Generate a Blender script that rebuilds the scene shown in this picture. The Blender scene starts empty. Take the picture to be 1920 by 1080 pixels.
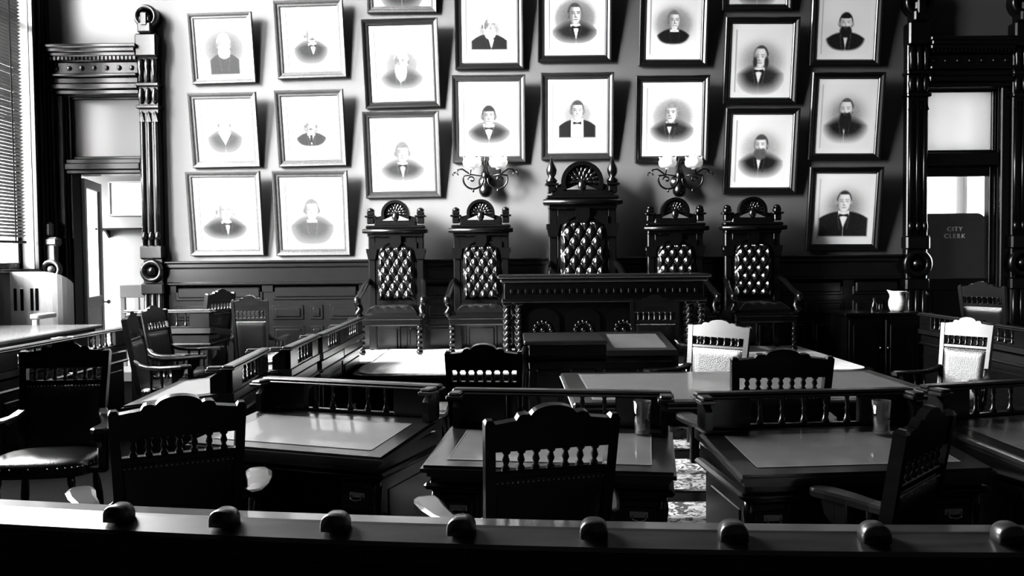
import bpy, bmesh, math, random
from mathutils import Matrix, Vector
import numpy as np
random.seed(7)
R = math.radians
PI = math.pi
sc = bpy.context.scene
col = sc.collection
F = 1600.0; CAMZ = 1.65; TILT = 0.036; ROLL = 0.0095
# ------------------------------------------------------------ camera
Fw = Vector((0, math.cos(TILT), -math.sin(TILT)))
U0 = Vector((0, math.sin(TILT), math.cos(TILT)))
R0 = Vector((1, 0, 0))
Rt = R0*math.cos(ROLL) - U0*math.sin(ROLL)
Up = R0*math.sin(ROLL) + U0*math.cos(ROLL)
cam_d = bpy.data.cameras.new('camera'); cam = bpy.data.objects.new('camera', cam_d); col.objects.link(cam)
m = Matrix.Identity(4)
for i in range(3):
    m[i][0] = Rt[i]; m[i][1] = Up[i]; m[i][2] = -Fw[i]
m[2][3] = CAMZ
cam.matrix_world = m
cam_d.sensor_width = 36; cam_d.lens = 36*F/1920; cam_d.clip_start = 0.05
sc.camera = cam
def ray(px, py):
    return Fw + Rt*((px-960)/F) + Up*((540-py)/F)
def at_Y(px, py, Y):
    d = ray(px, py); t = Y/d.y
    return Vector((0, 0, CAMZ)) + d*t
def at_z(px, py, z):
    d = ray(px, py); t = (z-CAMZ)/d.z
    return Vector((0, 0, CAMZ)) + d*t
def X(px, Y, py=480): return at_Y(px, py, Y).x
def Z(py, Y, px=960): return at_Y(px, py, Y).z

# ------------------------------------------------------------ materials
MATS = {}
def mat(name, c, rough=0.5, metal=0.0, spec=0.5, noise=None, coat=0.0, bump=None, trans=0.0):
    mt = bpy.data.materials.new(name); mt.use_nodes = True
    nt = mt.node_tree; b = nt.nodes['Principled BSDF']
    b.inputs['Base Color'].default_value = (c, c, c, 1)
    b.inputs['Roughness'].default_value = rough
    b.inputs['Metallic'].default_value = metal
    b.inputs['Specular IOR Level'].default_value = spec
    b.inputs['Coat Weight'].default_value = coat
    b.inputs['Coat Roughness'].default_value = 0.08
    tc = nt.nodes.new('ShaderNodeTexCoord')
    if noise:
        c2, scale, stretch = noise
        mp = nt.nodes.new('ShaderNodeMapping'); mp.inputs['Scale'].default_value = stretch
        nz = nt.nodes.new('ShaderNodeTexNoise'); nz.inputs['Scale'].default_value = scale; nz.inputs['Detail'].default_value = 5
        rp = nt.nodes.new('ShaderNodeValToRGB')
        rp.color_ramp.elements[0].position = .35; rp.color_ramp.elements[1].position = .68
        rp.color_ramp.elements[0].color = (c, c, c, 1); rp.color_ramp.elements[1].color = (c2, c2, c2, 1)
        nt.links.new(tc.outputs['Object'], mp.inputs[0]); nt.links.new(mp.outputs[0], nz.inputs['Vector'])
        nt.links.new(nz.outputs['Fac'], rp.inputs[0]); nt.links.new(rp.outputs[0], b.inputs['Base Color'])
    if bump:
        sc_, st = bump
        n2 = nt.nodes.new('ShaderNodeTexNoise'); n2.inputs['Scale'].default_value = sc_; n2.inputs['Detail'].default_value = 4
        bp = nt.nodes.new('ShaderNodeBump'); bp.inputs['Strength'].default_value = st; bp.inputs['Distance'].default_value = .01
        nt.links.new(tc.outputs['Object'], n2.inputs['Vector']); nt.links.new(n2.outputs['Fac'], bp.inputs['Height'])
        nt.links.new(bp.outputs[0], b.inputs['Normal'])
    MATS[name] = mt
    return mt
WOOD = mat('dark_wood', .0014, .22, noise=(.003, 6, (1, 1, 9)), spec=.4)
WOODB = mat('black_wood', .0007, .24, noise=(.0013, 6, (9, 9, 1)), spec=.28)
DESKW = mat('polished_desk_wood', .002, .3, noise=(.0045, 5, (1, 8, 1)), coat=.15)
TOPL = mat('desk_writing_leather', .05, .47, noise=(.065, 9, (1, 1, 1)), coat=.3, spec=1.0)
LINE = mat('tooled_gilt_border', .12, .4)
LEATH = mat('black_leather', .001, .27, noise=(.002, 14, (1, 1, 1)), bump=(120, .2))
TUFT = mat('tufted_leather', .001, .22, coat=.4)
CHW = mat('chair_wood', .0012, .24, noise=(.003, 5, (1, 1, 6)), spec=.45)
RAILW = mat('railing_wood', .013, .33, noise=(.026, 4, (1, 6, 6)), coat=.3)
FRAMEW = mat('picture_frame_wood', .005, .33, noise=(.011, 8, (4, 4, 4)), coat=.2)
FRAMEB = mat('black_picture_frame', .0015, .3, coat=.2)
FRAMEM = mat('lit_frame_wood', .013, .42, noise=(.03, 10, (4, 4, 4)), coat=.1)  # lighter wood: window light on the left frames put into the colour
WALL = mat('painted_plaster', .062, .8, spec=.1, noise=(.07, 1.2, (1, 1, 1)), bump=(40, .05))
WHITE = mat('white_paint', .8, .5, noise=(.72, 2, (1, 1, 1)))
GREYP = mat('grey_paint', .3, .6)
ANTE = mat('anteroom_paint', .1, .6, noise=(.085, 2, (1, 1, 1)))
LEAFP = mat('door_leaf_paint', .25, .4)
CEIL = mat('ceiling_plaster', .12, .8)
DARKWALL = mat('dark_plaster', .03, .8, spec=.2)
BRASS = mat('brass', .45, .25, metal=1.0)
DBRASS = mat('dark_bronze', .04, .25, metal=1.0)
CHINA = mat('white_china', .82, .2)
PAPER = mat('paper', .8, .7)
SLAT = mat('blind_slat', .008, .5, noise=(.016, 3, (1, .4, 6)))
CORD = mat('blind_cord', .02, .8)
RUG = mat('light_rug', .55, .95, spec=.1, noise=(.75, 16, (1, 1, 1)), bump=(300, .5))
# patterned carpet
def carpet():
    mt = bpy.data.materials.new('patterned_carpet'); mt.use_nodes = True
    nt = mt.node_tree; b = nt.nodes['Principled BSDF']
    tc = nt.nodes.new('ShaderNodeTexCoord')
    nz = nt.nodes.new('ShaderNodeTexNoise'); nz.inputs['Scale'].default_value = 11; nz.inputs['Detail'].default_value = 3; nz.inputs['Distortion'].default_value = 2.2
    rp = nt.nodes.new('ShaderNodeValToRGB'); rp.color_ramp.elements[0].position = .44; rp.color_ramp.elements[1].position = .52
    rp.color_ramp.elements[0].color = (.06, .06, .06, 1); rp.color_ramp.elements[1].color = (.5, .5, .5, 1)
    nt.links.new(tc.outputs['Object'], nz.inputs['Vector']); nt.links.new(nz.outputs['Fac'], rp.inputs[0])
    nt.links.new(rp.outputs[0], b.inputs['Base Color']); b.inputs['Roughness'].default_value = .95
    b.inputs['Specular IOR Level'].default_value = .1
    return mt
CARPET = carpet()
def thin_glass(name, refl=.06, tint=.97):
    mt = bpy.data.materials.new(name); mt.use_nodes = True
    nt = mt.node_tree; nt.nodes.remove(nt.nodes['Principled BSDF'])
    o = nt.nodes['Material Output']
    t = nt.nodes.new('ShaderNodeBsdfTransparent'); t.inputs[0].default_value = (tint, tint, tint, 1)
    g = nt.nodes.new('ShaderNodeBsdfGlossy'); g.inputs['Roughness'].default_value = .02
    mx = nt.nodes.new('ShaderNodeMixShader'); mx.inputs[0].default_value = refl
    nt.links.new(t.outputs[0], mx.inputs[1]); nt.links.new(g.outputs[0], mx.inputs[2]); nt.links.new(mx.outputs[0], o.inputs[0])
    return mt
PANE = thin_glass('window_pane')
def frosted(name, c, amt):
    mt = bpy.data.materials.new(name); mt.use_nodes = True
    nt = mt.node_tree; nt.nodes.remove(nt.nodes['Principled BSDF'])
    o = nt.nodes['Material Output']
    t = nt.nodes.new('ShaderNodeBsdfTranslucent'); t.inputs[0].default_value = (c, c, c, 1)
    g = nt.nodes.new('ShaderNodeBsdfDiffuse'); g.inputs[0].default_value = (c, c, c, 1)
    mx = nt.nodes.new('ShaderNodeMixShader'); mx.inputs[0].default_value = amt
    nt.links.new(t.outputs[0], mx.inputs[1]); nt.links.new(g.outputs[0], mx.inputs[2]); nt.links.new(mx.outputs[0], o.inputs[0])
    return mt
SHADEG = frosted('milk_glass', .85, .5)
def real_glass():
    mt = bpy.data.materials.new('clear_glass'); mt.use_nodes = True
    b = mt.node_tree.nodes['Principled BSDF']
    b.inputs['Transmission Weight'].default_value = 1; b.inputs['Roughness'].default_value = .02; b.inputs['IOR'].default_value = 1.45
    return mt
GLASS = real_glass()
def tumbler_glass():
    mt = thin_glass('tumbler_glass', .3, .9)
    nt = mt.node_tree; lw = nt.nodes.new('ShaderNodeLayerWeight'); lw.inputs['Blend'].default_value = .5
    mx = [n for n in nt.nodes if n.type == 'MIX_SHADER'][0]
    nt.links.new(lw.outputs['Facing'], mx.inputs[0])
    return mt
TGLASS = tumbler_glass()
def print_mat():
    mt = bpy.data.materials.new('portrait_print'); mt.use_nodes = True
    nt = mt.node_tree; b = nt.nodes['Principled BSDF']
    a = nt.nodes.new('ShaderNodeVertexColor'); a.layer_name = 'tone'
    nt.links.new(a.outputs[0], b.inputs['Base Color']); b.inputs['Roughness'].default_value = .8
    b.inputs['Specular IOR Level'].default_value = .15
    return mt
PRINT = print_mat()

# ------------------------------------------------------------ mesh builder
class MB:
    def __init__(s, M=None):
        s.v = []; s.f = []; s.mi = []; s.sm = []; s.M = M or Matrix.Identity(4); s.mats = []; s.cur = 0
    def use(s, mt):
        if mt not in s.mats: s.mats.append(mt)
        s.cur = s.mats.index(mt); return s
    def add(s, vs, fs, smooth=False):
        b = len(s.v)
        s.v.extend([s.M @ Vector(p) for p in vs])
        for f in fs:
            s.f.append(tuple(b+i for i in f)); s.mi.append(s.cur); s.sm.append(smooth)
        return s
    def box(s, x0, x1, y0, y1, z0, z1, ch=0.0):
        cx, cy, cz = (x0+x1)/2, (y0+y1)/2, (z0+z1)/2
        h = (abs(x1-x0)/2, abs(y1-y0)/2, abs(z1-z0)/2)
        c = min(ch, min(h)*.9)
        if c <= 0:
            vs = [(cx+i*h[0], cy+j*h[1], cz+k*h[2]) for i in (-1, 1) for j in (-1, 1) for k in (-1, 1)]
            fs = [(0, 1, 3, 2), (4, 6, 7, 5), (0, 4, 5, 1), (2, 3, 7, 6), (0, 2, 6, 4), (1, 5, 7, 3)]
            return s.add(vs, fs)
        idx = {}; vs = []
        for i in (-1, 1):
            for j in (-1, 1):
                for k in (-1, 1):
                    sg = (i, j, k)
                    for ax in range(3):
                        p = [sg[a]*(h[a] if a == ax else h[a]-c) for a in range(3)]
                        idx[(i, j, k, ax)] = len(vs); vs.append((cx+p[0], cy+p[1], cz+p[2]))
        fs = []
        for ax in range(3):
            a, b = [q for q in range(3) if q != ax]
            for sgn in (-1, 1):
                q = []
                for (u, w) in ((-1, -1), (1, -1), (1, 1), (-1, 1)):
                    t = [0, 0, 0]; t[ax] = sgn; t[a] = u; t[b] = w
                    q.append(idx[(t[0], t[1], t[2], ax)])
                fs.append(tuple(q))
            for u in (-1, 1):
                for w in (-1, 1):
                    t0 = [0, 0, 0]; t1 = [0, 0, 0]; t0[ax] = -1; t1[ax] = 1
                    for t in (t0, t1): t[a] = u; t[b] = w
                    fs.append((idx[(*t0, a)], idx[(*t1, a)], idx[(*t1, b)], idx[(*t0, b)]))
        for i in (-1, 1):
            for j in (-1, 1):
                for k in (-1, 1):
                    fs.append((idx[(i, j, k, 0)], idx[(i, j, k, 1)], idx[(i, j, k, 2)]))
        return s.add(vs, fs)
    def prism(s, poly, ax, a, b, smooth=False):
        # poly: 2D points in the plane perpendicular to axis ax (other axes in order)
        n = len(poly); vs = []
        for t in (a, b):
            for (u, w) in poly:
                p = [0, 0, 0]; o = [q for q in range(3) if q != ax]
                p[ax] = t; p[o[0]] = u; p[o[1]] = w; vs.append(tuple(p))
        s.add(vs, [tuple(range(n)), tuple(range(2*n-1, n-1, -1))])
        b0 = len(s.v)-2*n
        for i in range(n):
            j = (i+1) % n
            s.f.append((b0+i, b0+j, b0+n+j, b0+n+i)); s.mi.append(s.cur); s.sm.append(smooth)
        return s
    def lathe(s, prof, base=(0, 0, 0), axis=(0, 0, 1), n=12, smooth=True):
        base = Vector(base); ax = Vector(axis).normalized()
        u = ax.orthogonal().normalized(); w = ax.cross(u)
        vs = []; fs = []
        for (r, t) in prof:
            for k in range(n):
                a = 2*PI*k/n
                vs.append(base + ax*t + (u*math.cos(a)+w*math.sin(a))*r)
        for i in range(len(prof)-1):
            for k in range(n):
                k2 = (k+1) % n
                fs.append((i*n+k, i*n+k2, (i+1)*n+k2, (i+1)*n+k))
        s.add(vs, fs, smooth)
        b0 = len(s.v)-len(vs)
        for i in (0, len(prof)-1):
            if prof[i][0] > 1e-4:
                s.f.append(tuple(b0+i*n+k for k in range(n))); s.mi.append(s.cur); s.sm.append(False)
        return s
    def turned(s, r, p0, p1, beads=2, n=10):
        # turned spindle between two points
        p0 = Vector(p0); p1 = Vector(p1); L = (p1-p0).length
        prof = []
        N = 16
        for i in range(N+1):
            t = i/N
            k = .62+.38*abs(math.sin(PI*t*(beads+.5)+.5))
            if t in (0, 1): k = 1.0
            prof.append((r*k, L*t))
        return s.lathe(prof, p0, p1-p0, n)
    def tube(s, pts, r, n=8, cap=True):
        pts = [Vector(p) for p in pts]; N = len(pts)
        rr = r if isinstance(r, (list, tuple)) else [r]*N
        vs = []; fs = []; pu = None
        for i, p in enumerate(pts):
            t = (pts[min(i+1, N-1)]-pts[max(i-1, 0)]).normalized()
            if pu is None: u = t.orthogonal().normalized()
            else:
                u = pu - t*pu.dot(t)
                u = u.normalized() if u.length > 1e-6 else t.orthogonal().normalized()
            pu = u; w = t.cross(u)
            for k in range(n):
                a = 2*PI*k/n; vs.append(p+(u*math.cos(a)+w*math.sin(a))*rr[i])
        for i in range(N-1):
            for k in range(n):
                k2 = (k+1) % n; fs.append((i*n+k, i*n+k2, (i+1)*n+k2, (i+1)*n+k))
        s.add(vs, fs, True)
        b0 = len(s.v)-len(vs)
        if cap:
            for i in (0, N-1):
                s.f.append(tuple(b0+i*n+k for k in range(n))); s.mi.append(s.cur); s.sm.append(False)
        return s
    def ball(s, c, r, sx=1, sy=1, sz=1, n=10, mrows=6):
        vs = []; fs = []
        for i in range(mrows+1):
            th = PI*i/mrows
            for k in range(n):
                a = 2*PI*k/n
                vs.append((c[0]+r*sx*math.sin(th)*math.cos(a), c[1]+r*sy*math.sin(th)*math.sin(a), c[2]+r*sz*math.cos(th)))
        for i in range(mrows):
            for k in range(n):
                k2 = (k+1) % n; fs.append((i*n+k, i*n+k2, (i+1)*n+k2, (i+1)*n+k))
        return s.add(vs, fs, True)
    def grid(s, fn, nu, nv, smooth=True):
        vs = [fn(i/nu, j/nv) for j in range(nv+1) for i in range(nu+1)]
        fs = [(j*(nu+1)+i, j*(nu+1)+i+1, (j+1)*(nu+1)+i+1, (j+1)*(nu+1)+i) for j in range(nv) for i in range(nu)]
        return s.add(vs, fs, smooth)
    def mesh(s, name, mats=None):
        me = bpy.data.meshes.new(name)
        me.from_pydata([tuple(p) for p in s.v], [], s.f)
        for mt in (s.mats or mats or [WOOD]): me.materials.append(mt)
        bm = bmesh.new(); bm.from_mesh(me)
        bmesh.ops.remove_doubles(bm, verts=bm.verts, dist=1e-6)
        bmesh.ops.recalc_face_normals(bm, faces=bm.faces)
        bm.to_mesh(me); bm.free()
        if len(me.polygons) == len(s.f):
            for p, i, q in zip(me.polygons, s.mi, s.sm): p.material_index = i; p.use_smooth = q
        else:
            print('facecount mismatch', name, len(me.polygons), len(s.f))
        me.update(); return me
    def build(s, name, parent=None, label=None):
        o = bpy.data.objects.new(name, s.mesh(name)); col.objects.link(o)
        if parent: o.parent = parent
        if label: o['label'] = label
        return o
def mb(mt, M=None): return MB(M).use(mt)
def tag(o, label=None, cat=None, group=None, kind=None):
    for k, v in (('label', label), ('category', cat), ('group', group), ('kind', kind)):
        if v: o[k] = v
    return o
def thing(name, label, cat, loc=(0, 0, 0), rz=0, group=None, scale=1):
    o = bpy.data.objects.new(name, None); col.objects.link(o); o.empty_display_size = .1
    o.location = loc; o.rotation_euler = (0, 0, rz); o.scale = (scale,)*3
    return tag(o, label, cat, group)
def copy_tree(o, parent=None):
    c = o.copy(); col.objects.link(c); c.parent = parent
    for ch in list(o.children): copy_tree(ch, c)
    return c
def struct(name, b, parent=None):
    o = b.build(name, parent); o['kind'] = 'structure'; return o

WY = 11.4            # back wall face
LX = -6.15           # left wall face
RX = 8.2; FY = -2.5; CH = 8.4
# ------------------------------------------------------------ shell
FLOORM = mat('dark_floor_boards', .0015, .9, spec=.02, noise=(.003, 4, (8, 1, 1)))
struct('floor', mb(FLOORM).box(LX-.4, RX+.3, FY-.3, WY+4.2, -.12, 0))
struct('ceiling', mb(CEIL).box(LX-.4, RX+.3, FY-.3, WY+.3, CH, CH+.15))
struct('wall_right', mb(DARKWALL).box(RX, RX+.3, FY-.3, WY+.3, 0, CH))
struct('wall_front', mb(DARKWALL).box(LX-.4, RX+.3, FY-.3, FY, 0, CH))
# left wall with four tall windows
WIN = [(9.95, 11.0), (8.3, 9.75), (5.3, 7.7)]
WZ0, WZ1 = 1.56, 7.9
b = mb(WALL)
b.box(LX-.35, LX, FY, WY+.3, 0, WZ0); b.box(LX-.35, LX, FY, WY+.3, WZ1, CH)
edges = [FY] + [e for w in sorted(WIN) for e in w] + [WY+.3]
for i in range(0, len(edges), 2): b.box(LX-.35, LX, edges[i], edges[i+1], WZ0, WZ1)
struct('wall_left', b)
for n, (y0, y1) in enumerate(WIN):
    f = mb(WOODB)
    x0, x1 = LX-.24, LX-.16
    for (a, c) in ((y0, y0+.06), (y1-.06, y1), ((y0+y1)/2-.03, (y0+y1)/2+.03)): f.box(x0, x1, a, c, WZ0, WZ1, .008)
    for z in (WZ0+.04, (WZ0+WZ1)/2, WZ1-.04): f.box(x0, x1, y0, y1, z-.04, z+.04, .008)
    w = struct('window_%d' % (n+1), f)
    mb(PANE).box(LX-.203, LX-.199, y0+.05, y1-.05, WZ0+.05, WZ1-.05).build('pane', w)
    mb(WOODB).box(LX-.16, LX+.09, y0-.06, y1+.06, WZ0-.05, WZ0, .012).build('sill', w)
    lt = bpy.data.lights.new('window_portal', 'AREA'); lt.shape = 'RECTANGLE'
    lt.size = WZ1-WZ0; lt.size_y = y1-y0
    lt.cycles.is_portal = True
    lo = bpy.data.objects.new('window_portal', lt); col.objects.link(lo)
    lo.location = (LX-.3, (y0+y1)/2, (WZ0+WZ1)/2); lo.rotation_euler = (0, R(-90), 0)
# casings of the left windows (dark wood, far jamb shows in the photo)
def ring_bracket(b, cx, y, cz, r, ax=(0, -1, 0)):
    # a scroll ring with a bored centre facing along ax
    prof = [(r*.55, 0), (r*.6, .05), (r*.8, .085), (r*.95, .075), (r, .05), (r, 0)]
    b.lathe(prof, (cx, y, cz), ax, 24)
    b.lathe([(r*.36, 0), (r*.36, .05), (r*.2, .075), (0.0001, .08)], (cx, y, cz), ax, 16)
b = mb(WOODB)
y0, y1 = WIN[0]
for (a, c) in ((y1, WY-.005), (y0-.195, y0)):
    b.box(LX, LX+.07, a, c, 0, WZ1+.3, .012)
    for k in range(3):
        t = a+(c-a)*(k+1)/4
        b.box(LX+.065, LX+.105, t-.03, t+.03, .02, WZ1+.2, .012)
b.box(LX, LX+.14, y0-.19, WY-.005, WZ1+.0, WZ1+.35, .02)
struct('trim_1', b)
b = mb(FRAMEM)
cz = Z(505, 11.2, 110)
ring_bracket(b, LX+.17, 11.12, cz, .13)
b.box(LX+.06, LX+.22, 11.1, 11.2, cz+.1, cz+.34, .02)
b.box(LX+.06, LX+.26, 11.08, 11.22, cz+.3, cz+.42, .03)
b.box(LX+.06, LX+.17, 11.1, 11.2, cz+.42, cz+.62, .03)
b.prism([(LX+.06, cz-.06), (LX+.2, cz-.1), (LX+.14, cz-.28), (LX+.06, cz-.36)], 1, 11.1, 11.2)
struct('trim_2', b)
# simple casings on the other windows
b = mb(WOODB)
for (y0, y1) in WIN[1:]:
    for (a, c) in (((y1, y1+.3), (y0-.3, y0)) if y1 < 9 else ((y0-.3, y0),)): b.box(LX, LX+.08, a, c, 0, WZ1+.3, .012)
    b.box(LX, LX+.12, y0-.35, y1+(.35 if y1 < 9 else .0), WZ1, WZ1+.3, .02)
struct('trim_3', b)

# back wall with two door openings
LD = (X(132, WY), X(272, WY)); RD = (X(1733, WY), X(1868, WY))
LDT = Z(180, WY, 200); RDT = Z(166, WY, 1800)
b = mb(WALL)
b.box(LX-.35, LD[0], WY, WY+.25, 0, CH); b.box(LD[1], RD[0], WY, WY+.25, 0, CH); b.box(RD[1], RX, WY, WY+.25, 0, CH)
b.box(LD[0], LD[1], WY, WY+.25, LDT, CH); b.box(RD[0], RD[1], WY, WY+.25, RDT, CH)
struct('wall_back', b)

# ---- door surrounds
def pilaster(b, x0, x1, ztop, ringz, r, d=.13):
    w = x1-x0; cx = (x0+x1)/2; y = WY
    b.box(x0, x1, y-d, y, 0, ztop, .012)
    n = 3
    for k in range(n):     # reeds
        x = x0+w*(k+.5)/n
        b.lathe([(w*.12, 0), (w*.12, 1.0)], (x, y-d, .35), (0, 0, 1), 10)
        b.lathe([(w*.12, 0), (w*.12, ztop-2.75)], (x, y-d, 1.75), (0, 0, 1), 10)
    # stacked carved blocks
    b.box(x0-.02, x1+.02, y-d-.05, y, ztop-.95, ztop-.9, .012)
    for k in range(n):
        x = x0+w*(k+.5)/n
        b.ball((x, y-d-.01, ztop-.78), .055, .8, .8, 2.0)
        b.prism([(x-w*.15, ztop-1.12), (x+w*.15, ztop-1.12), (x, ztop-.98)], 1, y-d-.03, y-d)
        b.lathe([(w*.13, 0), (w*.1, .1), (w*.15, .2), (w*.15, .3)], (x, y-d-.015, ztop-.6), (0, 0, 1), 10)
    b.box(x0-.02, x1+.02, y-d-.05, y, ztop-.66, ztop-.61, .012)
    b.box(x0-.01, x1+.01, y-d-.07, y, ztop-.28, ztop+.02, .02)
    b.box(x0+w*.15, x1-w*.15, y-d-.1, y, ztop+.02, ztop+.16, .02)
    b.box(x0+w*.22, x1-w*.22, y-d-.09, y, ztop+.16, ringz, .02)
    # crowning ring
    b.lathe([(r*.62, 0), (r*.62, .14), (r*.82, .18), (r, .14), (r, 0)], (cx, y-.02, ringz), (0, -1, 0), 28)
    b.box(cx-r*.3, cx+r*.3, y-.24, y, ringz-r*.9, ringz+r*.25, .015)
    # lower ring
    zl = Z(508, WY, 290)
    b.lathe([(r*.5, 0), (r*.55, .04), (r*.8, .07), (r, .04), (r, 0)], (cx, y-d, zl), (0, -1, 0), 28)
    b.lathe([(r*.4, 0), (r*.35, .06), (.0001, .08)], (cx, y-d, zl), (0, -1, 0), 16)
    b.box(x0-.02, x1+.02, y-d-.05, y, zl+r, zl+r+.18, .02)
    for k in range(n):
        b.ball((x0+w*(k+.5)/n, y-d-.02, zl+r+.3), .04, 1, 1, 1.7)
    b.box(x0-.02, x1+.02, y-d-.04, y, zl-r-.16, zl-r, .02)
    b.box(x0-.03, x1+.03, y-d-.06, y, 0, .3, .02)
PL = (X(275, WY), X(312, WY))
b = mb(WOOD); pilaster(b, PL[0], PL[1], Z(72, WY, 290), Z(37, WY, 285), .155)
struct('trim_4', b)
def cornice(b, x0, x1, ztop, zbot, n):
    y = WY; h = ztop-zbot
    def band(a, c, d, xx=0): b.box(x0-xx, x1+xx, y-d, y, ztop-h*c, ztop-h*a, .012)
    band(0, .08, .26, .03); band(.06, .16, .23); band(.15, .24, .2)
    k = 0; x = x0+.02
    while x < x1-.02:
        b.box(x, x+.03, y-.19, y, ztop-h*.31, ztop-h*.24); x += .052
    band(.24, .33, .15)
    band(.33, .58, .12)
    for k in range(n):
        b.ball((x0+(x1-x0)*(k+.5)/n, y-.12, ztop-h*.46), .035, 1, .7, 1)
    band(.58, .65, .19); band(.65, .78, .13); band(.78, .9, .16); band(.9, 1.0, .12)
b = mb(WOOD)
cornice(b, LX+.13, PL[0], Z(90, WY, 190), LDT, 7)
b.box(LX+.13, LD[0], WY-.09, WY, 0, LDT, .012)
b.box(LX+.15, LD[0]-.1, WY-.13, WY, 0, LDT-.05, .015)
struct('trim_5', b)
PR = (X(1691, WY), X(1730, WY)); PR2 = (X(1885, WY), X(1926, WY))
b = mb(WOODB); pilaster(b, PR[0], PR[1], Z(50, WY, 1710), Z(10, WY, 1715), .19)
struct('trim_6', b)
b = mb(WOODB); pilaster(b, PR2[0], PR2[1], Z(50, WY, 1900), Z(10, WY, 1905), .19)
struct('trim_7', b)
b = mb(WOODB)
cornice(b, PR[1], PR2[0], Z(76, WY, 1800), RDT, 7)
b.box(RD[1], PR2[0], WY-.09, WY, 0, RDT, .012)
struct('trim_8', b)

# ---- wainscot on the back wall
WT = Z(488, WY, 500)
b = mb(WOOD)
wx0, wx1 = PL[1], PR[0]
b.box(wx0, wx1, WY-.025, WY, 0, WT-.03)
b.box(wx0, wx1, WY-.09, WY, WT-.035, WT, .01)
b.box(wx0, wx1, WY-.06, WY, WT-.1, WT-.03, .015)
b.box(wx0, wx1, WY-.05, WY, WT-.3, WT-.1, .01)
b.box(wx0, wx1, WY-.075, WY, WT-.33, WT-.28, .015)
b.box(wx0, wx1, WY-.04, WY, WT-.42, WT-.33)
x = wx0+.12; alt = 0
zp = [Z(533, WY, 500), Z(563, WY, 500), Z(572, WY, 500), Z(600, WY, 500)]
while x < wx1-.3:
    w = 1.17
    for (z1, z0, parts) in ((zp[0], zp[1], [(0, w)]), (zp[2], zp[3], [(0, .42), (.5, .68), (.76, w)]), (zp[3]-.08, .3, [(0, .42), (.5, .68), (.76, w)])):
        for (a, c) in parts:
            xa, xc = x+a, min(x+c, wx1-.03)
            if xc-xa < .1: continue
            b.box(xa, xc, WY-.04, WY, z0, z1, .012)
            b.box(xa+.035, xc-.035, WY-.055, WY, z0+.035, z1-.035, .018)
    x += w+.12
b.box(wx0, wx1, WY-.05, WY, 0, .22, .015)
struct('trim_9', b)

# ---- doors
def transom(b, x0, x1, z0, z1, y=WY+.08):
    for (a, c) in ((x0, x0+.05), (x1-.05, x1)): b.box(a, c, y-.04, y+.04, z0, z1, .008)
    for (a, c) in ((z0, z0+.04), (z1-.04, z1)): b.box(x0, x1, y-.04, y+.04, a, c, .008)
def handle(parent, x, y, z, dy):
    h = mb(BRASS).lathe([(.03, 0), (.03, .01), (.012, .015), (.012, .05), (.03, .06), (.034, .08), (.02, .1), (.0001, .105)], (x, y, z), (0, dy, 0), 14)
    return h.build('door_knob', parent)
# left doorway: frame, transom, leaf swung away into the next room
z_t0, z_t1 = Z(298, WY, 200), LDT
z_h = Z(327, WY, 200)
b = mb(WOODB)
b.box(LD[0], LD[1], WY-.06, WY+.25, z_h, z_t0, .015)
b.box(LD[0], LD[1], WY-.1, WY+.0, z_h+.05, z_t0-.06, .015)
b.box(LD[0], LD[0]+.05, WY, WY+.25, 0, z_t1); b.box(LD[1]-.02, LD[1], WY, WY+.25, 0, z_t1)
transom(b, LD[0]+.02, LD[1], z_t0, z_t1)
fr = struct('door_1', b)
mb(frosted('transom_glass', .45, .3)).box(LD[0]+.05, LD[1]-.04, WY+.077, WY+.083, z_t0+.03, z_t1-.03).build('transom_pane', fr)
DW = .98
lf = mb(LEAFP)
for (a, c) in ((0, .1), (DW-.1, DW)): lf.box(a, c, -.022, .022, .01, z_h-.02, .004)
for (a, c) in ((.01, .25), (1.0, 1.15), (z_h-.14, z_h-.02)): lf.box(.1, DW-.1, -.022, .022, a, c, .004)
lf.box(.1, DW-.1, -.01, .01, .25, 1.0)
leaf = struct('door_2', lf)
leaf.location = (LD[0]+.06, WY+.26, 0); leaf.rotation_euler = (0, 0, R(103.5))
mb(PANE).box(.1, DW-.1, -.004, .004, 1.15, z_h-.14).build('glass_pane', leaf)
mb(WOODB).box(DW-.001, DW+.006, -.023, .023, .01, z_h-.02).build('dark_edge', leaf)
handle(leaf, DW-.05, -.02, 1.05, -1); 
# right door: closed leaf with lettered glass
zr_t0, zr_t1 = Z(286, WY, 1800), RDT
zr_h = Z(312, WY, 1800)
b = mb(WOODB)
b.box(RD[0], RD[1], WY-.06, WY+.25, zr_h, zr_t0, .015)
b.box(RD[0], RD[0]+.03, WY, WY+.25, 0, zr_t1); b.box(RD[1]-.03, RD[1], WY, WY+.25, 0, zr_t1)
transom(b, RD[0], RD[1], zr_t0, zr_t1)
fr = struct('door_3', b)
mb(frosted('transom_glass_white', .85, .3)).box(RD[0]+.04, RD[1]-.04, WY+.077, WY+.083, zr_t0+.03, zr_t1-.03).build('transom_pane', fr)
gx0, gx1 = X(1741, WY), X(1859, WY); gz0, gz1 = Z(522, WY, 1800), Z(330, WY, 1800)
lf = mb(WOODB)
yd = WY+.09
lf.box(RD[0]+.03, gx0, yd-.025, yd+.025, .01, zr_h, .005); lf.box(gx1, RD[1]-.03, yd-.025, yd+.025, .01, zr_h, .005)
lf.box(gx0, gx1, yd-.025, yd+.025, gz1, zr_h, .005); lf.box(gx0, gx1, yd-.025, yd+.025, .01, gz0, .005)
lf.box(gx0+.08, gx1-.08, yd-.035, yd, .25, gz0-.15, .012)
leaf = struct('door_4', lf)
mb(PANE).box(gx0, gx1, yd-.003, yd+.003, gz0, gz1).build('glass_pane', leaf)
handle(leaf, gx0-.03, yd-.02, 1.1, -1)
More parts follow.
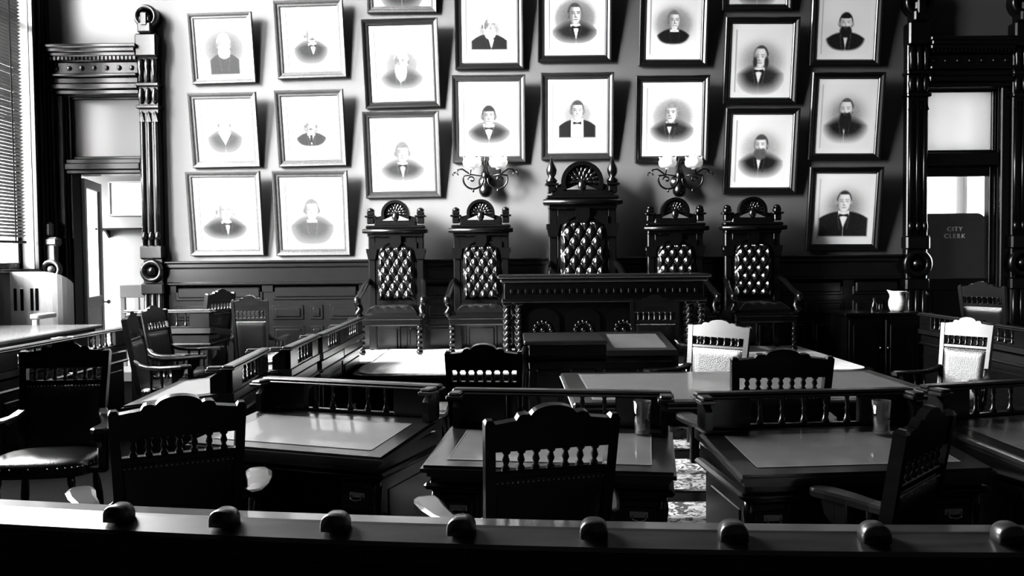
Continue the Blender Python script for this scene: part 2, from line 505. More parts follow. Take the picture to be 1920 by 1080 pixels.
def text_mesh(name, txt, size, mt, parent, loc, rot, depth=.0015):
    cu = bpy.data.curves.new(name, 'FONT'); cu.body = txt; cu.size = size; cu.align_x = 'CENTER'; cu.align_y = 'CENTER'
    cu.extrude = depth; cu.space_character = 1.25; cu.space_line = 1.15
    o = bpy.data.objects.new(name, cu); col.objects.link(o)
    dg = bpy.context.evaluated_depsgraph_get(); dg.update()
    me = bpy.data.meshes.new_from_object(o.evaluated_get(dg))
    bpy.data.objects.remove(o)
    me.materials.clear(); me.materials.append(mt)
    o = bpy.data.objects.new(name, me); col.objects.link(o); o.parent = parent; o.location = loc; o.rotation_euler = rot
    return o
GILT = mat('gilt_letters', .55, .45)
text_mesh('lettering', 'CITY\nCLERK', .082, GILT, leaf, (X(1796, WY), yd-.006, Z(436, WY, 1796)), (R(90), 0, 0))

# ---- rooms seen through the doors
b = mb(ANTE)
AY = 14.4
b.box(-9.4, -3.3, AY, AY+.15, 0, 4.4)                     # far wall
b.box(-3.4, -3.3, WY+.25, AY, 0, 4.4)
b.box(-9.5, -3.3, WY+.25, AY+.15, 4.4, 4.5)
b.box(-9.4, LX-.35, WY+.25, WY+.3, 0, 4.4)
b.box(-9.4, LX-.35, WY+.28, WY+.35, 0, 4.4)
# left wall of that room with an opening
for (ya, yc, za, zc) in ((WY+.25, 12.0, 0, 4.4), (14.0, AY, 0, 4.4), (12.0, 14.0, 0, .9), (12.0, 14.0, 3.9, 4.4)): b.box(-9.5, -9.35, ya, yc, za, zc)
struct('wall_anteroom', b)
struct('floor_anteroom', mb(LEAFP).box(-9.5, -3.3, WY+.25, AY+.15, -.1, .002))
f = mb(WHITE)
for (a, c) in ((12.0, 12.07), (13.93, 14.0), (12.97, 13.03)): f.box(-9.46, -9.4, a, c, .9, 3.9)
for z in (.93, 2.4, 3.87): f.box(-9.46, -9.4, 12.0, 14.0, z-.03, z+.03)
w = struct('window_5', f)
mb(PANE).box(-9.432, -9.428, 12.05, 13.95, .95, 3.85).build('pane', w)
b = mb(WHITE)
b.box(4.6, 9.6, AY, AY+.15, 0, 4.4); b.box(4.6, 4.7, WY+.25, AY, 0, 4.4); b.box(4.6, 9.6, WY+.25, AY+.15, 4.4, 4.5)
b.box(RX, 9.6, WY+.25, WY+.3, 0, 4.4)
for (ya, yc, za, zc) in ((WY+.25, 12.0, 0, 4.4), (14.0, AY, 0, 4.4), (12.0, 14.0, 0, .9), (12.0, 14.0, 3.9, 4.4)): b.box(9.5, 9.6, ya, yc, za, zc)
struct('wall_office', b)
struct('floor_office', mb(GREYP).box(4.6, 9.6, WY+.25, AY+.15, -.1, .002))
f = mb(WHITE)
for (a, c) in ((12.0, 12.07), (13.93, 14.0), (12.97, 13.03)): f.box(9.5, 9.56, a, c, .9, 3.9)
for z in (.93, 2.4, 3.87): f.box(9.5, 9.56, 12.0, 14.0, z-.03, z+.03)
w = struct('window_6', f)
mb(PANE).box(9.528, 9.532, 12.05, 13.95, .95, 3.85).build('pane', w)
for (xx, ang) in ((-9.47, -90), (9.58, 90)):
    lt = bpy.data.lights.new('window_portal', 'AREA'); lt.shape = 'RECTANGLE'; lt.size = 3; lt.size_y = 2
    lt.cycles.is_portal = True
    lo = bpy.data.objects.new('window_portal', lt); col.objects.link(lo)
    lo.location = (xx, 13, 2.4); lo.rotation_euler = (0, R(ang), 0)
# dark pier and tall board inside the office
xa, xc = X(1805, AY), X(1830, AY)
struct('trim_10', mb(GREYP).box(xa, xc, AY-.12, AY, 0, 4.4))
by = 12.1
xa, xc, zt = X(1722, by), X(1849, by), Z(400, by, 1800)
pts = [(xa, .02), (xc, .02), (xc, zt-.14)] + [(xc-.14+.14*math.cos(t*PI/16), zt-.14+.14*math.sin(t*PI/16)) for t in range(1, 8)] + [(xc-.14, zt), (xa, zt)]
o = thing('screen', 'tall dark rounded screen standing behind the glass of the clerk door', 'screen', (0, 0, 0))
mb(WOODB).prism(pts, 1, by, by+.05).build('board', o)
mb(WOODB).box(xa+.03, xc-.03, by-.12, by+.18, 0, .04, .01).build('foot', o)
# picture and shelf in the anteroom
fy = AY-.03
x0, x1, z0, z1 = X(208, AY), X(300, AY), Z(405, AY, 240), Z(340, AY, 240)
o = thing('wall_picture', 'pale framed picture seen through the open doorway at left', 'picture', ((x0+x1)/2, AY, (z0+z1)/2))
hw, hh = (x1-x0)/2, (z1-z0)/2
f = mb(GREYP)
for (a, c, e, g) in ((-hw, hw, hh-.03, hh), (-hw, hw, -hh, -hh+.03), (-hw, -hw+.03, -hh, hh), (hw-.03, hw, -hh, hh)): f.box(a, c, -.04, -.001, e, g, .006)
f.build('frame', o); mb(PAPER).box(-hw+.02, hw-.02, -.02, -.002, -hh+.02, hh-.02).build('print', o)
x0, x1 = X(188, AY), X(290, AY); zs = Z(428, AY, 240)
o = thing('shelf', 'narrow dark shelf on the white wall through the open doorway', 'shelf', ((x0+x1)/2, AY, zs))
mb(WOODB).box(x0-(x0+x1)/2, x1-(x0+x1)/2, -.16, -.001, -.03, 0, .006).build('board', o)
for s in (-.3, .3): mb(WOODB).prism([(-.14, -.03), (-.001, -.03), (-.001, -.16)], 0, s-.015, s+.015).build('bracket', o)
x0, x1 = X(238, 13.6), X(300, 13.6); z1 = Z(533, 13.6, 250)
o = thing('writing_table', 'grey table top beyond the open doorway at left', 'table', ((x0+x1)/2, 13.6, 0))
hw = (x1-x0)/2
mb(GREYP).box(-hw, hw, -.3, .3, z1-.2, z1, .01).build('tabletop', o)
for sx in (-1, 1):
    for sy in (-1, 1): mb(GREYP).box(sx*(hw-.04)-.03, sx*(hw-.04)+.03, sy*.25-.03, sy*.25+.03, 0, z1-.2).build('leg', o)

# ---- platform
PZ = .45
def plat(b, x0, x1, y0, y1, z0, z1, r):
    pts = [(x0, y1)] + [(x0+r-r*math.cos(t*PI/20), y0+r-r*math.sin(t*PI/20)) for t in range(11)] + [(x1-r+r*math.sin(t*PI/20), y0+r-r*math.cos(t*PI/20)) for t in range(11)] + [(x1, y1)]
    b.prism(pts, 2, z0, z1)
b = mb(WOODB); plat(b, -1.66, 3.75, 8.72, WY-.06, 0, PZ-.03, .25)
plat(b, -1.68, 3.78, 8.69, WY-.06, PZ-.03, PZ, .26)
b.box(-2.25, -1.6, 9.75, WY-.06, 0, PZ, .01)
struct('platform', b)
b = mb(RUG); plat(b, -1.62, 3.7, 8.76, 11.1, PZ, PZ+.015, .22)
b.box(-2.2, -1.6, 9.8, 11.1, PZ, PZ+.015)
tag(b.build('rug'), 'pale carpet covering the raised platform under the throne chairs', 'rug')
FLOORP = PZ+.015

struct('floor_carpet', mb(CARPET).box(.3, 1.75, 2.75, 8.6, .0005, .004))

# ------------------------------------------------------------ portraits
def soft(d, w=.02): return np.clip(.5-d/w, 0, 1)
def paint(P, nu, nv, asp):
    u = np.linspace(0, 1, nu+1); v = np.linspace(0, 1, nv+1)
    x, y = np.meshgrid(u-.5, (1-v)*0+v*asp)          # y from top down
    g = lambda k, d: P.get(k, d)
    paper = .93
    t = np.full(x.shape, paper)
    # plate mark
    pm = (np.abs(x) < .41) & (y > .09) & (y < asp-.09)
    t = np.where(pm, paper-.012, t)
    edge = (np.abs(np.abs(x)-.41) < .008) & (y > .09) & (y < asp-.09)
    t = np.where(edge & (x < 0), paper-.16, t)
    hx, hy = g('hx', 0.), g('hy', .55); s = g('s', 1.); fd = g('washout', 0.)
    rx, ry = .118*s, .16*s
    turn = g('turn', 0.)
    X_ = (x-hx)/s; Y_ = (y-hy)/s
    rng = np.random.RandomState(g('seed', 1)); tex = rng.rand(*x.shape)
    # halo
    hal = g('halo', .25)
    dh = np.sqrt((X_/.30)**2+((Y_-.07)/.27)**2)
    hl = hal*np.exp(-dh**3)
    t = t-hl*(.85+.3*tex)
    # coat
    cw = g('cw', .33)
    sh = .15+.115*(np.abs(X_)/cw)**2.4
    coatd = np.maximum(sh-Y_, np.abs(X_)-cw)*1.0
    bot = g('bottom', .52)
    if g('cut', 'round') == 'flat':
        coatd = np.maximum(coatd, Y_-bot); a = soft(coatd, .025)
    else:
        el = ((np.abs(X_)/cw)**2.8+np.clip((Y_-.23)/(bot-.23), 0, 9)**2.0)**(1/2.4)
        coatd = np.maximum(coatd, np.where(Y_ > .2, (el-1)*.2, -1))
        a = soft(coatd, .03 if g('cut', 'round') == 'sharp' else .13)
    ct = g('coat', .12)
    ctone = ct+.10*np.clip(-X_*turn*3+.2, 0, 1)*tex+.05*tex+.16*np.clip((np.abs(X_)-.2)/.2, 0, 1)*g('rim', .5)
    t = t*(1-a)+np.clip(ctone, 0, 1)*a
    # lapels
    for sg in (-1, 1):
        ln = np.abs(X_-turn*.04-sg*(.05+.16*(.5-Y_))) < .008
        t = np.where(ln & (Y_ > .2) & (Y_ < .45) & (a > .6), np.clip(ct+.16, 0, 1), t)
    # shirt
    sw = g('shirt', .075)
    if sw > 0:
        sb = g('shirtb', .42); tx = X_-turn*.05
        if g('shirtk', 'v') == 'v': d = np.maximum(np.abs(tx)-sw*np.clip((sb-Y_)/(sb-.17), 0, 1), .14-Y_)
        else: d = np.maximum(np.maximum(np.abs(tx)-sw*(1+.15*(Y_-.2)), Y_-sb), .14-Y_)
        al = soft(d, .015); t = t*(1-al)+.93*al
    # neck
    d = np.maximum(np.abs(X_-turn*.02)-.062, np.maximum(Y_-.2, .02-Y_))
    al = soft(d, .02); t = t*(1-al)+(.72+fd*.15)*al
    # collar
    d = np.maximum(np.abs(X_-turn*.03)-.085, np.abs(Y_-.185)-.022); al = soft(d, .015); t = t*(1-al)+.93*al
    if g('tie', 'bow') == 'bow':
        tx = X_-turn*.05
        d = np.maximum(np.abs(tx)-.075, np.abs(Y_-.215)-.012-.22*np.abs(tx)); al = soft(d, .012); t = t*(1-al)+.1*al
    elif g('tie', 'bow') == 'stock':
        d = np.maximum(np.abs(X_)-.11, np.abs(Y_-.2)-.03); al = soft(d, .015); t = t*(1-al)+.12*al
    elif g('tie', 'bow') == 'long':
        d = np.maximum(np.abs(X_-turn*.05)-.025, np.maximum(Y_-.36, .2-Y_)); al = soft(d, .015); t = t*(1-al)+.12*al
    # hair back
    hair = g('hair', .3); bald = g('bald', 0.)
    HX, HY = X_, Y_+.015
    dh = (np.sqrt((HX/(.124))**2+(HY/(.176))**2)-1)*.14
    al = soft(np.maximum(dh, Y_-.06), .02)
    ht = np.clip(hair+.22*tex*(.3+hair), 0, 1)
    t = t*(1-al)+ht*al
    # ears
    for sg in (-1, 1):
        d = (np.sqrt(((X_-sg*.122)/.02)**2+((Y_-.01)/.038)**2)-1)*.02; al = soft(d, .012)*(1 if sg*turn <= .4 else 0); t = t*(1-al)+.62*al
    # face
    fx = X_-turn*.02
    jaw = np.where(Y_ > 0, 1-.28*np.clip(Y_/.17, 0, 1)**1.6, 1)
    top = -.085-.07*bald
    d = np.maximum((np.sqrt((fx/(.108*jaw))**2+(Y_/.165)**2)-1)*.12, top-Y_-.25*np.clip(np.abs(fx)-.05, 0, 1)*(1-bald))
    al = soft(d, .016)
    skin = .9+fd*.03-.24*(1-fd)*np.clip((-fx if g('lit', 1) > 0 else fx)/.1, 0, 1)**1.4-.12*np.clip((np.abs(fx)-.06)/.05, 0, 1)
    t = t*(1-al)+skin*al
    # features
    k = (1-fd*.55)
    for sg in (-1, 1):
        ex = sg*.045+turn*.03
        d = (np.sqrt(((X_-ex)/.018)**2+((Y_+.012)/.008)**2)-1)*.012; al = soft(d, .016)*.6*k; t = t*(1-al)+.12*al
        d = np.maximum(np.abs(X_-ex)-.03, np.abs(Y_+.042-.06*np.abs(X_-ex))-.006); al = soft(d, .012)*.6*k; t = t*(1-al)+.25*al
    nx = turn*.045
    d = np.maximum(np.abs(X_-nx-.012*(1 if g('lit', 1) < 0 else -1))-.008, np.abs(Y_-.015)-.035); al = soft(d, .014)*.4*k; t = t*(1-al)+.35*al
    d = (np.sqrt(((X_-nx)/.024)**2+((Y_-.05)/.01)**2)-1)*.012; al = soft(d, .012)*.55*k; t = t*(1-al)+.3*al
    d = (np.sqrt(((X_-nx*.9)/.036)**2+((Y_-.088)/.008)**2)-1)*.01; al = soft(d, .012)*.6*k; t = t*(1-al)+.25*al
    # whiskers
    bt = np.clip(g('beardt', hair)+.2*tex*(.3+g('beardt', hair)), 0, 1)
    bd = g('beard', None)
    if bd in ('full', 'long'):
        L = .1 if bd == 'full' else .17
        d = (np.sqrt(((X_-nx*.5)/(.105 if bd == 'full' else .1))**2+((Y_-.1-L*.35)/(L+.01))**2)-1)*.09
        d = np.maximum(d, .058-Y_-.35*np.clip(np.abs(X_-nx)-.03, 0, 1))
        al = soft(d, .025); t = t*(1-al)+bt*al
        d = (np.sqrt(((X_-nx*.9)/.028)**2+((Y_-.092)/.007)**2)-1)*.01; al = soft(d, .012)*.7; t = t*(1-al)+.35*al
    if bd == 'sides':
        for sg in (-1, 1):
            d = (np.sqrt(((X_-sg*.092)/.035)**2+((Y_-.075)/.085)**2)-1)*.035; al = soft(d, .02); t = t*(1-al)+bt*al
    if bd in ('moustache', 'goatee', 'sides'):
        d = (np.sqrt(((X_-nx*.9)/.055)**2+((Y_-.072)/.016)**2)-1)*.016; al = soft(d, .014)*.9*(0 if bd == 'sides' else 1); t = t*(1-al)+bt*al
    if bd == 'goatee':
        d = (np.sqrt(((X_-nx*.7)/.045)**2+((Y_-.15)/.055)**2)-1)*.04; al = soft(d, .02); t = t*(1-al)+bt*al
    t = np.clip(t, .02, .96)
    if fd > 0: t = t*(1-fd*.3)+paper*fd*.3  # lifts tones toward paper, painting in the left prints' overexposure
    k = g('light_comp', 1.0)  # scales figure tones to offset the window light falling on the print
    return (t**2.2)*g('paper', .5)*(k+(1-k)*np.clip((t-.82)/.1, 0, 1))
def portrait(rect, P, fw, fm, lean, roll, label):
    x0, y0, x1, y1 = rect
    A = at_Y((x0+x1)/2, (y0+y1)/2, WY-.06)
    W = (x1-x0)/F*(WY-.06)*.995; H = (y1-y0)/F*(WY-.06)
    o = thing('framed_portrait', label, 'portrait', (A.x, 0, 0), 0, 'framed portraits on the back wall')
    # pivot at bottom edge touching the wall
    L = R(lean)
    o.location = (A.x, WY-.012-H/2*math.sin(L), A.z)
    o.rotation_euler = (L, R(roll), 0)
    D = .055
    hw, hh = W/2, H/2
    prof = [(0, 0), (0, -D*.75), (fw*.12, -D), (fw*.35, -D*.9), (fw*.6, -D*.62), (fw*.82, -D*.6), (fw*.92, -D*.42), (fw, -D*.4), (fw, 0)]
    f = mb(fm); vs = []; fs = []; n = len(prof)
    for (sx, sz) in ((-1, -1), (1, -1), (1, 1), (-1, 1)):
        for (i, d) in prof: vs.append((sx*(hw-i), d, sz*(hh-i)))
    for c in range(4):
        c2 = (c+1) % 4
        for i in range(n-1): fs.append((c*n+i, c*n+i+1, c2*n+i+1, c2*n+i))
    f.add(vs, fs); f.build('frame', o)
    iw, ih = hw-fw*.97, hh-fw*.97
    asp = ih/iw; nu = 84; nv = int(84*asp)
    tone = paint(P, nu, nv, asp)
    g = MB().use(PRINT)
    g.grid(lambda a, c: (-iw+2*iw*a, -D*.32, ih-2*ih*c), nu, nv, False)
    me = bpy.data.meshes.new('print')
    me.from_pydata([tuple(p) for p in g.v], [], g.f); me.materials.append(PRINT)
    at = me.attributes.new('tone', 'FLOAT_COLOR', 'POINT')
    c4 = np.repeat(tone.reshape(-1, 1), 4, 1).astype(np.float32); c4[:, 3] = 1
    at.data.foreach_set('color', c4.ravel())
    po = bpy.data.objects.new('print', me); col.objects.link(po); po.parent = o
    mb(WOODB).box(-iw, iw, -D*.25, -.002, -ih, ih).build('backing_board', o)
    return o
PORTS = [
 ((358, 27, 477, 155), dict(hy=.48, hx=.03, s=1.1, hair=.85, bald=.3, beard='full', beardt=.88, coat=.2, cut='flat', bottom=.5, halo=.45, washout=.5, cw=.25, shirt=0, tie=None), 'm', 'small grey framed portrait of a white-haired man, top one nearest the open doorway'),
 ((359, 176, 486, 313), dict(hy=.46, s=.85, hair=.75, bald=.6, beard='full', beardt=.8, coat=.3, washout=.8, shirt=.13, cut='round', halo=.08), 'm', 'washed-out portrait of a man with wide white shirt front, second down beside the doorway'),
 ((355, 322, 494, 479), dict(hy=.55, s=.95, hx=-.02, hair=.8, bald=.4, coat=.1, washout=.25, shirt=.05, turn=1, halo=.12, bottom=.42), 'm', 'pale portrait of a washed-out face above a black coat, lowest one beside the doorway'),
 ((518, 4, 647, 145), dict(hy=.5, s=.8, hx=.0, hair=.75, bald=.4, beard='moustache', beardt=.35, coat=.2, washout=.3, halo=.1, turn=1), 'm', 'portrait of a moustached grey man at the top of the second column from the doorway'),
 ((520, 171, 648, 311), dict(hy=.52, s=.8, hair=.75, bald=.7, beard='moustache', beardt=.5, coat=.25, washout=.3, halo=.12, tie='long', cut='sharp', bottom=.44), 'm', 'washed-out portrait of a nearly bald man in a wide coat, middle of the second column'),
 ((516, 321, 656, 479), dict(hy=.53, s=.95, hair=.6, bald=.3, beard=None, coat=.38, washout=.5, halo=.1, shirt=0, tie=None), 'm', 'washed-out portrait of a man in a buttoned grey coat, bottom of the second column'),
 ((687, -110, 818, 22), dict(hy=.5, hair=.3, coat=.2), 'm', 'portrait cut off by the top edge, only its lower frame showing above the white-bearded man'),
 ((683, 40, 824, 201), dict(hy=.56, s=.9, hx=.0, hair=.9, bald=.5, beard='long', beardt=.95, coat=.35, halo=.2, shirt=.03, tie=None, turn=-.6, bottom=.42), 'b', 'dark framed portrait of an old man with a big white beard'),
 ((684, 211, 826, 370), dict(hy=.55, s=.92, hair=.55, coat=.25, shirt=.06, bottom=.42, halo=.08, washout=.15), 'w', 'portrait of a grey clean-shaven man with white shirt, right above the leftmost throne chair'),
 ((853, -30, 981, 128), dict(hy=.66, s=.95, hair=.85, bald=.7, beard='full', beardt=.9, coat=.03, cut='flat', bottom=.42, turn=.8, rim=.1, halo=.1, shirt=.07, cw=.33), 'b', 'portrait of a white-bearded man in a jet-black square-cut coat'),
 ((848, 144, 985, 304), dict(hy=.56, s=.92, hair=.18, coat=.16, shirt=.1, halo=.08, bottom=.42), 'w', 'portrait of a dark-haired man with black bow tie, directly above the left wall sconce'),
 ((1008, -40, 1146, 114), dict(hy=.50, s=.95, hair=.3, bald=.5, coat=.1, shirt=.06, halo=.32, turn=.5, bottom=.42), 'b', 'portrait of an older man in narrow bow tie, upper one above the tall central throne'),
 ((1014, 139, 1150, 298), dict(hy=.52, s=.92, hair=.28, bald=.3, coat=.06, shirt=.11, shirtk='box', shirtb=.47, cut='flat', bottom=.47, halo=.14, rim=.15), 'w', 'portrait of a man with broad white shirt front, lower one above the tall central throne'),
 ((1198, -40, 1326, 122), dict(hy=.66, s=.95, hair=.45, bald=.4, beard='goatee', beardt=.8, coat=.03, shirt=0, tie=None, halo=.3, cut='sharp', bottom=.42, rim=.1, turn=.6, cw=.3), 'b', 'portrait of a man with white goatee in closed black coat'),
 ((1190, 145, 1327, 304), dict(hy=.5, s=.95, hair=.6, coat=.15, tie='stock', shirt=.06, shirtb=.36, halo=.3, turn=-.8, bottom=.44), 'b', 'portrait of a man in dark stock tie, directly above the right wall sconce'),
 ((1355, -120, 1486, 18), dict(hy=.5, hair=.3, coat=.1), 'b', 'portrait cut off by the top edge, black lower frame above the man with side whiskers'),
 ((1356, 37, 1494, 194), dict(hy=.53, s=1.0, hx=.0, hair=.2, bald=.8, beard='sides', beardt=.15, coat=.12, halo=.35, turn=-.6, shirt=.07, bottom=.5), 'b', 'portrait of a balding man with dark side whiskers'),
 ((1356, 205, 1494, 363), dict(hy=.5, s=.95, hx=.0, hair=.25, bald=.2, beard='full', beardt=.3, coat=.06, halo=.25, shirt=.05, turn=-.7, bottom=.47, rim=.2), 'b', 'portrait of a bearded man turned left, right of the right wall sconce'),
 ((1519, -35, 1651, 122), dict(hy=.63, s=.98, hair=.06, beard='full', beardt=.06, coat=.06, halo=.03, cut='sharp', bottom=.46, shirt=.05, rim=.2, cw=.34), 'b', 'portrait of a black-haired man with black beard, top of the rightmost column'),
 ((1516, 139, 1652, 299), dict(hy=.5, s=.98, hair=.25, bald=.6, beard='long', beardt=.08, coat=.08, halo=.4, shirt=.05, turn=-.5, bottom=.48, rim=.3), 'b', 'portrait of a man with long dark beard, middle of the rightmost column'),
 ((1511, 314, 1649, 470), dict(hy=.47, s=1.0, hair=.15, bald=.6, coat=.07, halo=.42, shirt=.09, cut='flat', bottom=.56, rim=.25, cw=.4, lit=1), 'b', 'portrait of a balding clean-shaven man, bottom of the rightmost column near the clerk door'),
]
for i, (rc, P, fmk, lab) in enumerate(PORTS):
    P['seed'] = i+3; P['paper'] = float(np.interp(rc[0], [900, 1500], [.5, .85])); P['light_comp'] = float(np.interp(rc[0], [360, 860, 1010, 1200, 1400, 1520], [.15, .22, .36, .55, .85, 1.0]))  # paper and figure tones graded left to right against the window light
    rl = {0: 1.2, 3: 1.2, 4: .8, 7: 1.0, 8: .6, 1: .6}.get(i, 0)
    if rc[0] > 1190: rl = -.5
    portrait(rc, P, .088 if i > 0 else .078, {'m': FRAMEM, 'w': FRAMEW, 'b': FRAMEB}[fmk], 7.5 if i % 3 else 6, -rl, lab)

# ------------------------------------------------------------ wall sconces
def sconce(px, label):
    A = at_Y(px, 335, WY)
    o = thing('wall_sconce', label, 'sconce', (A.x, WY, A.z), 0, 'pair of wall sconces')
    mb(DBRASS).lathe([(.1, 0), (.1, .015), (.06, .03), (.03, .06), (.025, .12)], (0, 0, -.05), (0, -1, 0), 18).build('wall_plate', o)
    b = mb(DBRASS).lathe([(.0001, -.26), (.05, -.25), (.085, -.2), (.09, -.15), (.06, -.09), (.035, -.05), (.055, 0), (.06, .05), (.03, .1), (.02, .17), (.03, .2), (.012, .24), (.0001, .3)], (0, -.14, 0), (0, 0, 1), 16)
    b.build('body', o)
    for s in (-1, 1):
        a = mb(DBRASS)
        pts = []
        for k in range(25):
            t = k/24; ang = -PI*.05+t*PI*1.15
            pts.append((s*(.03+.13-.13*math.cos(ang)), -.17-.05*t, -.02-.13*math.sin(ang)))
        pts += [(s*.2, -.23, .03), (s*.19, -.23, .1), (s*.17, -.23, .13)]
        a.tube(pts, .013, 8)
        cv = [(s*(.18+.05*math.cos(q*.5)*(1-q/14)), -.2, -.03+.05*math.sin(q*.5)*(1-q/14)) for q in range(13)]
        a.tube(cv, .011, 6)
        # outer leaf spray
        a.tube([(s*.05, -.16, .02), (s*.2, -.19, .04), (s*.3, -.2, .11), (s*.36, -.2, .1), (s*.41, -.2, .045)], [.008, .01, .012, .01, .006], 6)
        a.tube([(s*.36, -.2, .1), (s*.37, -.2, .05), (s*.35, -.2, .03)], .009, 6)
        a.tube([(s*.39, -.2, .07), (s*.43, -.2, .06), (s*.42, -.2, .02)], .008, 6)
        a.lathe([(.0001, 0), (.012, .01), (.014, .03), (.006, .05), (.006, .06)], (s*.16, -.2, -.2), (0, 0, 1), 8)
        a.build('arm', o)
        n = 32
        def sh(u, w, s=s):
            a_ = 2*PI*u; prof = [(.035, 0), (.09, .01), (.115, .04), (.118, .075), (.105, .1), (.112, .135)]
            q = w*(len(prof)-1); i0 = min(int(q), len(prof)-2); fr_ = q-i0
            r = prof[i0][0]*(1-fr_)+prof[i0+1][0]*fr_; z = prof[i0][1]*(1-fr_)+prof[i0+1][1]*fr_
            r *= 1+.06*math.sin(8*a_)*w
            return (s*.17+r*math.cos(a_), -.23+r*math.sin(a_), .12+z+.008*math.sin(8*a_)*w)
        g = mb(SHADEG).grid(sh, 48, 15); g.build('glass_shade', o)
        mb(SHADEG).lathe([(.03, .1), (.035, .16), (.028, .27), (.03, .3)], (s*.17, -.23, 0), (0, 0, 1), 14).build('glass_chimney', o)
    return o
sconce(911, 'brass two-arm wall sconce with white glass shades, left of the tall throne')
sconce(1270, 'brass two-arm wall sconce with white glass shades, right of the tall throne')

# ------------------------------------------------------------ dais chairs
def dais_chair(label, x, y, sc_=1.0, grand=False, rz=0):
    o = thing('throne_chair', label, 'chair', (x, y, FLOORP), rz, None if grand else 'side throne chairs on the platform', sc_)
    # local: sitter faces -Y
    for sx in (-1, 1):
        p = mb(WOODB)
        p.box(sx*.3-.045, sx*.3+.045, .22, .31, .02, 1.46, .012)
        p.box(sx*.3-.07, sx*.3+.07, .2, .33, 1.2, 1.27, .02)
        p.prism([(sx*.3-.07, 1.27), (sx*.3+.07, 1.27), (sx*.3+.045, 1.14), (sx*.3-.045, 1.14)], 1, .19, .33)
        p.build('back_post', o)
        f = mb(WOODB)
        f.box(sx*.31-.045, sx*.31+.045, .2, .3, 1.58, 1.66, .01)
        f.box(sx*.31-.07, sx*.31+.07, .18, .32, 1.66, 1.685, .008)
        if grand:
            f.lathe([(.05, 0), (.06, .03), (.03, .06), (.05, .1), (.055, .14), (.03, .2), (.012, .25), (.0001, .28)], (sx*.31, .25, 1.685), (0, 0, 1), 12)
        else:
            f.box(sx*.31-.045, sx*.31+.045, .2, .3, 1.685, 1.735, .012)
            f.lathe([(.05, 0), (.04, .03), (.0001, .05)], (sx*.31, .25, 1.735), (0, 0, 1), 8)
        f.build('finial', o)
    c = mb(WOODB)
    c.box(-.35, .35, .18, .33, 1.42, 1.47, .012); c.box(-.4, .4, .14, .34, 1.46, 1.52, .02); c.box(-.37, .37, .16, .33, 1.52, 1.56, .015)
    c.lathe([(.028, -.4), (.028, .4)], (0, .15, 1.49), (1, 0, 0), 12)
    c.box(-.26, .26, .22, .3, 1.28, 1.43, .01)
    c.prism([(-.07, 1.43), (.07, 1.43), (.07, 1.34), (.04, 1.29), (0, 1.27), (-.04, 1.29), (-.07, 1.34)], 1, .17, .25)
    for s in (-1, 1):
        c.prism([(s*.07, 1.35), (s*.26, 1.35), (s*.26, 1.2), (s*.22, 1.26), (s*.16, 1.3)], 1, .2, .26)
    c.build('cornice', o)
    r = .175 if not grand else .215
    d = mb(WOODB)
    cz = 1.70 if not grand else 1.69
    n = 40
    for (r0, r1, ya, yc) in ((r*.8, r, .19, .31), (0, r*.82, .24, .3)):
        vs = []; fs = []
        for k in range(n+1):
            a = -.12*PI+k/n*1.24*PI
            for rr in (max(r0, .001), r1):
                for yy in (ya, yc): vs.append((rr*math.cos(a), yy, cz+rr*math.sin(a)))
        for k in range(n):
            b0 = k*4; q = b0+4
            fs += [(b0, q, q+2, b0+2), (b0+1, b0+3, q+3, q+1), (b0+2, q+2, q+3, b0+3), (b0, b0+1, q+1, q)]
        d.add(vs, fs, False)
    d.box(-r*1.5, r*1.5, .2, .3, 1.55, 1.62, .015)
    for s in (-1, 1): d.prism([(s*r*.9, 1.6), (s*.29, 1.6), (s*.25, 1.66), (s*r*1.0, 1.68)], 1, .21, .29)
    d.build('arched_crest', o)
    cv = mb(TUFT)
    rnd = random.Random(5)
    for ringr, cnt, sz in ((.66, 11, .042), (.42, 8, .04), (.2, 5, .035)):
        for k in range(cnt):
            a = -.05*PI+(k+.5)/cnt*1.1*PI
            cxx, czz = r*ringr*math.cos(a), cz+r*ringr*math.sin(a)
            M = Matrix.Translation((cxx, .235, czz)) @ Matrix.Rotation(-(a-PI/2)+rnd.uniform(-.3, .3), 4, 'Y') @ Matrix.Rotation(rnd.uniform(-.5, .5), 4, 'Z')
            cv.M = M; cv.ball((0, 0, 0), sz*r/.175*.8, .55, .5, 1.15, 8, 6)
    cv.M = Matrix.Identity(4)
    cv.ball((0, .22, cz-.03), .05, .9, .6, 1.2)
    cv.build('carved_relief', o)
    # tufted back panel
    t = mb(TUFT)
    hw = .225; z0, z1 = .63, 1.31
    def pan(u, w):
        x_ = -hw+2*hw*u; z_ = z0+(z1-z0)*w
        if w > .85: x_ *= 1-.35*((w-.85)/.15)**2.5
        a_ = 4*u+3.4*w; b_ = 4*u-3.4*w+.5
        h = (abs(math.sin(PI*a_))*abs(math.sin(PI*b_)))**.5
        e = min(1, 12*min(u, 1-u), 20*min(w, 1-w))
        return (x_, .215-.05*h*e-.015*e, z_)
    t.grid(pan, 44, 66); t.build('tufted_back', o)
    mb(WOODB).box(-.25, .25, .225, .28, .5, 1.33).build('back_panel', o)
    # seat
    s_ = mb(TUFT)
    def seat(u, w):
        x_ = -.31+.62*u; y_ = -.31+.55*w
        a_ = 5*u+4*w; b_ = 5*u-4*w
        h = (abs(math.sin(PI*a_))*abs(math.sin(PI*b_)))**.5
        e = min(1, 10*min(u, 1-u), 8*min(w, 1-w))
        return (x_, y_, .5+.07*e+.02*h*e)
    s_.grid(seat, 44, 36); s_.box(-.31, .31, -.31, .24, .46, .505); s_.build('seat_cushion', o)
    fr_ = mb(WOODB).box(-.37, .37, -.36, .28, .35, .47, .015); fr_.box(-.38, .38, -.375, -.3, .42, .46, .012)
    fr_.build('seat_frame', o)
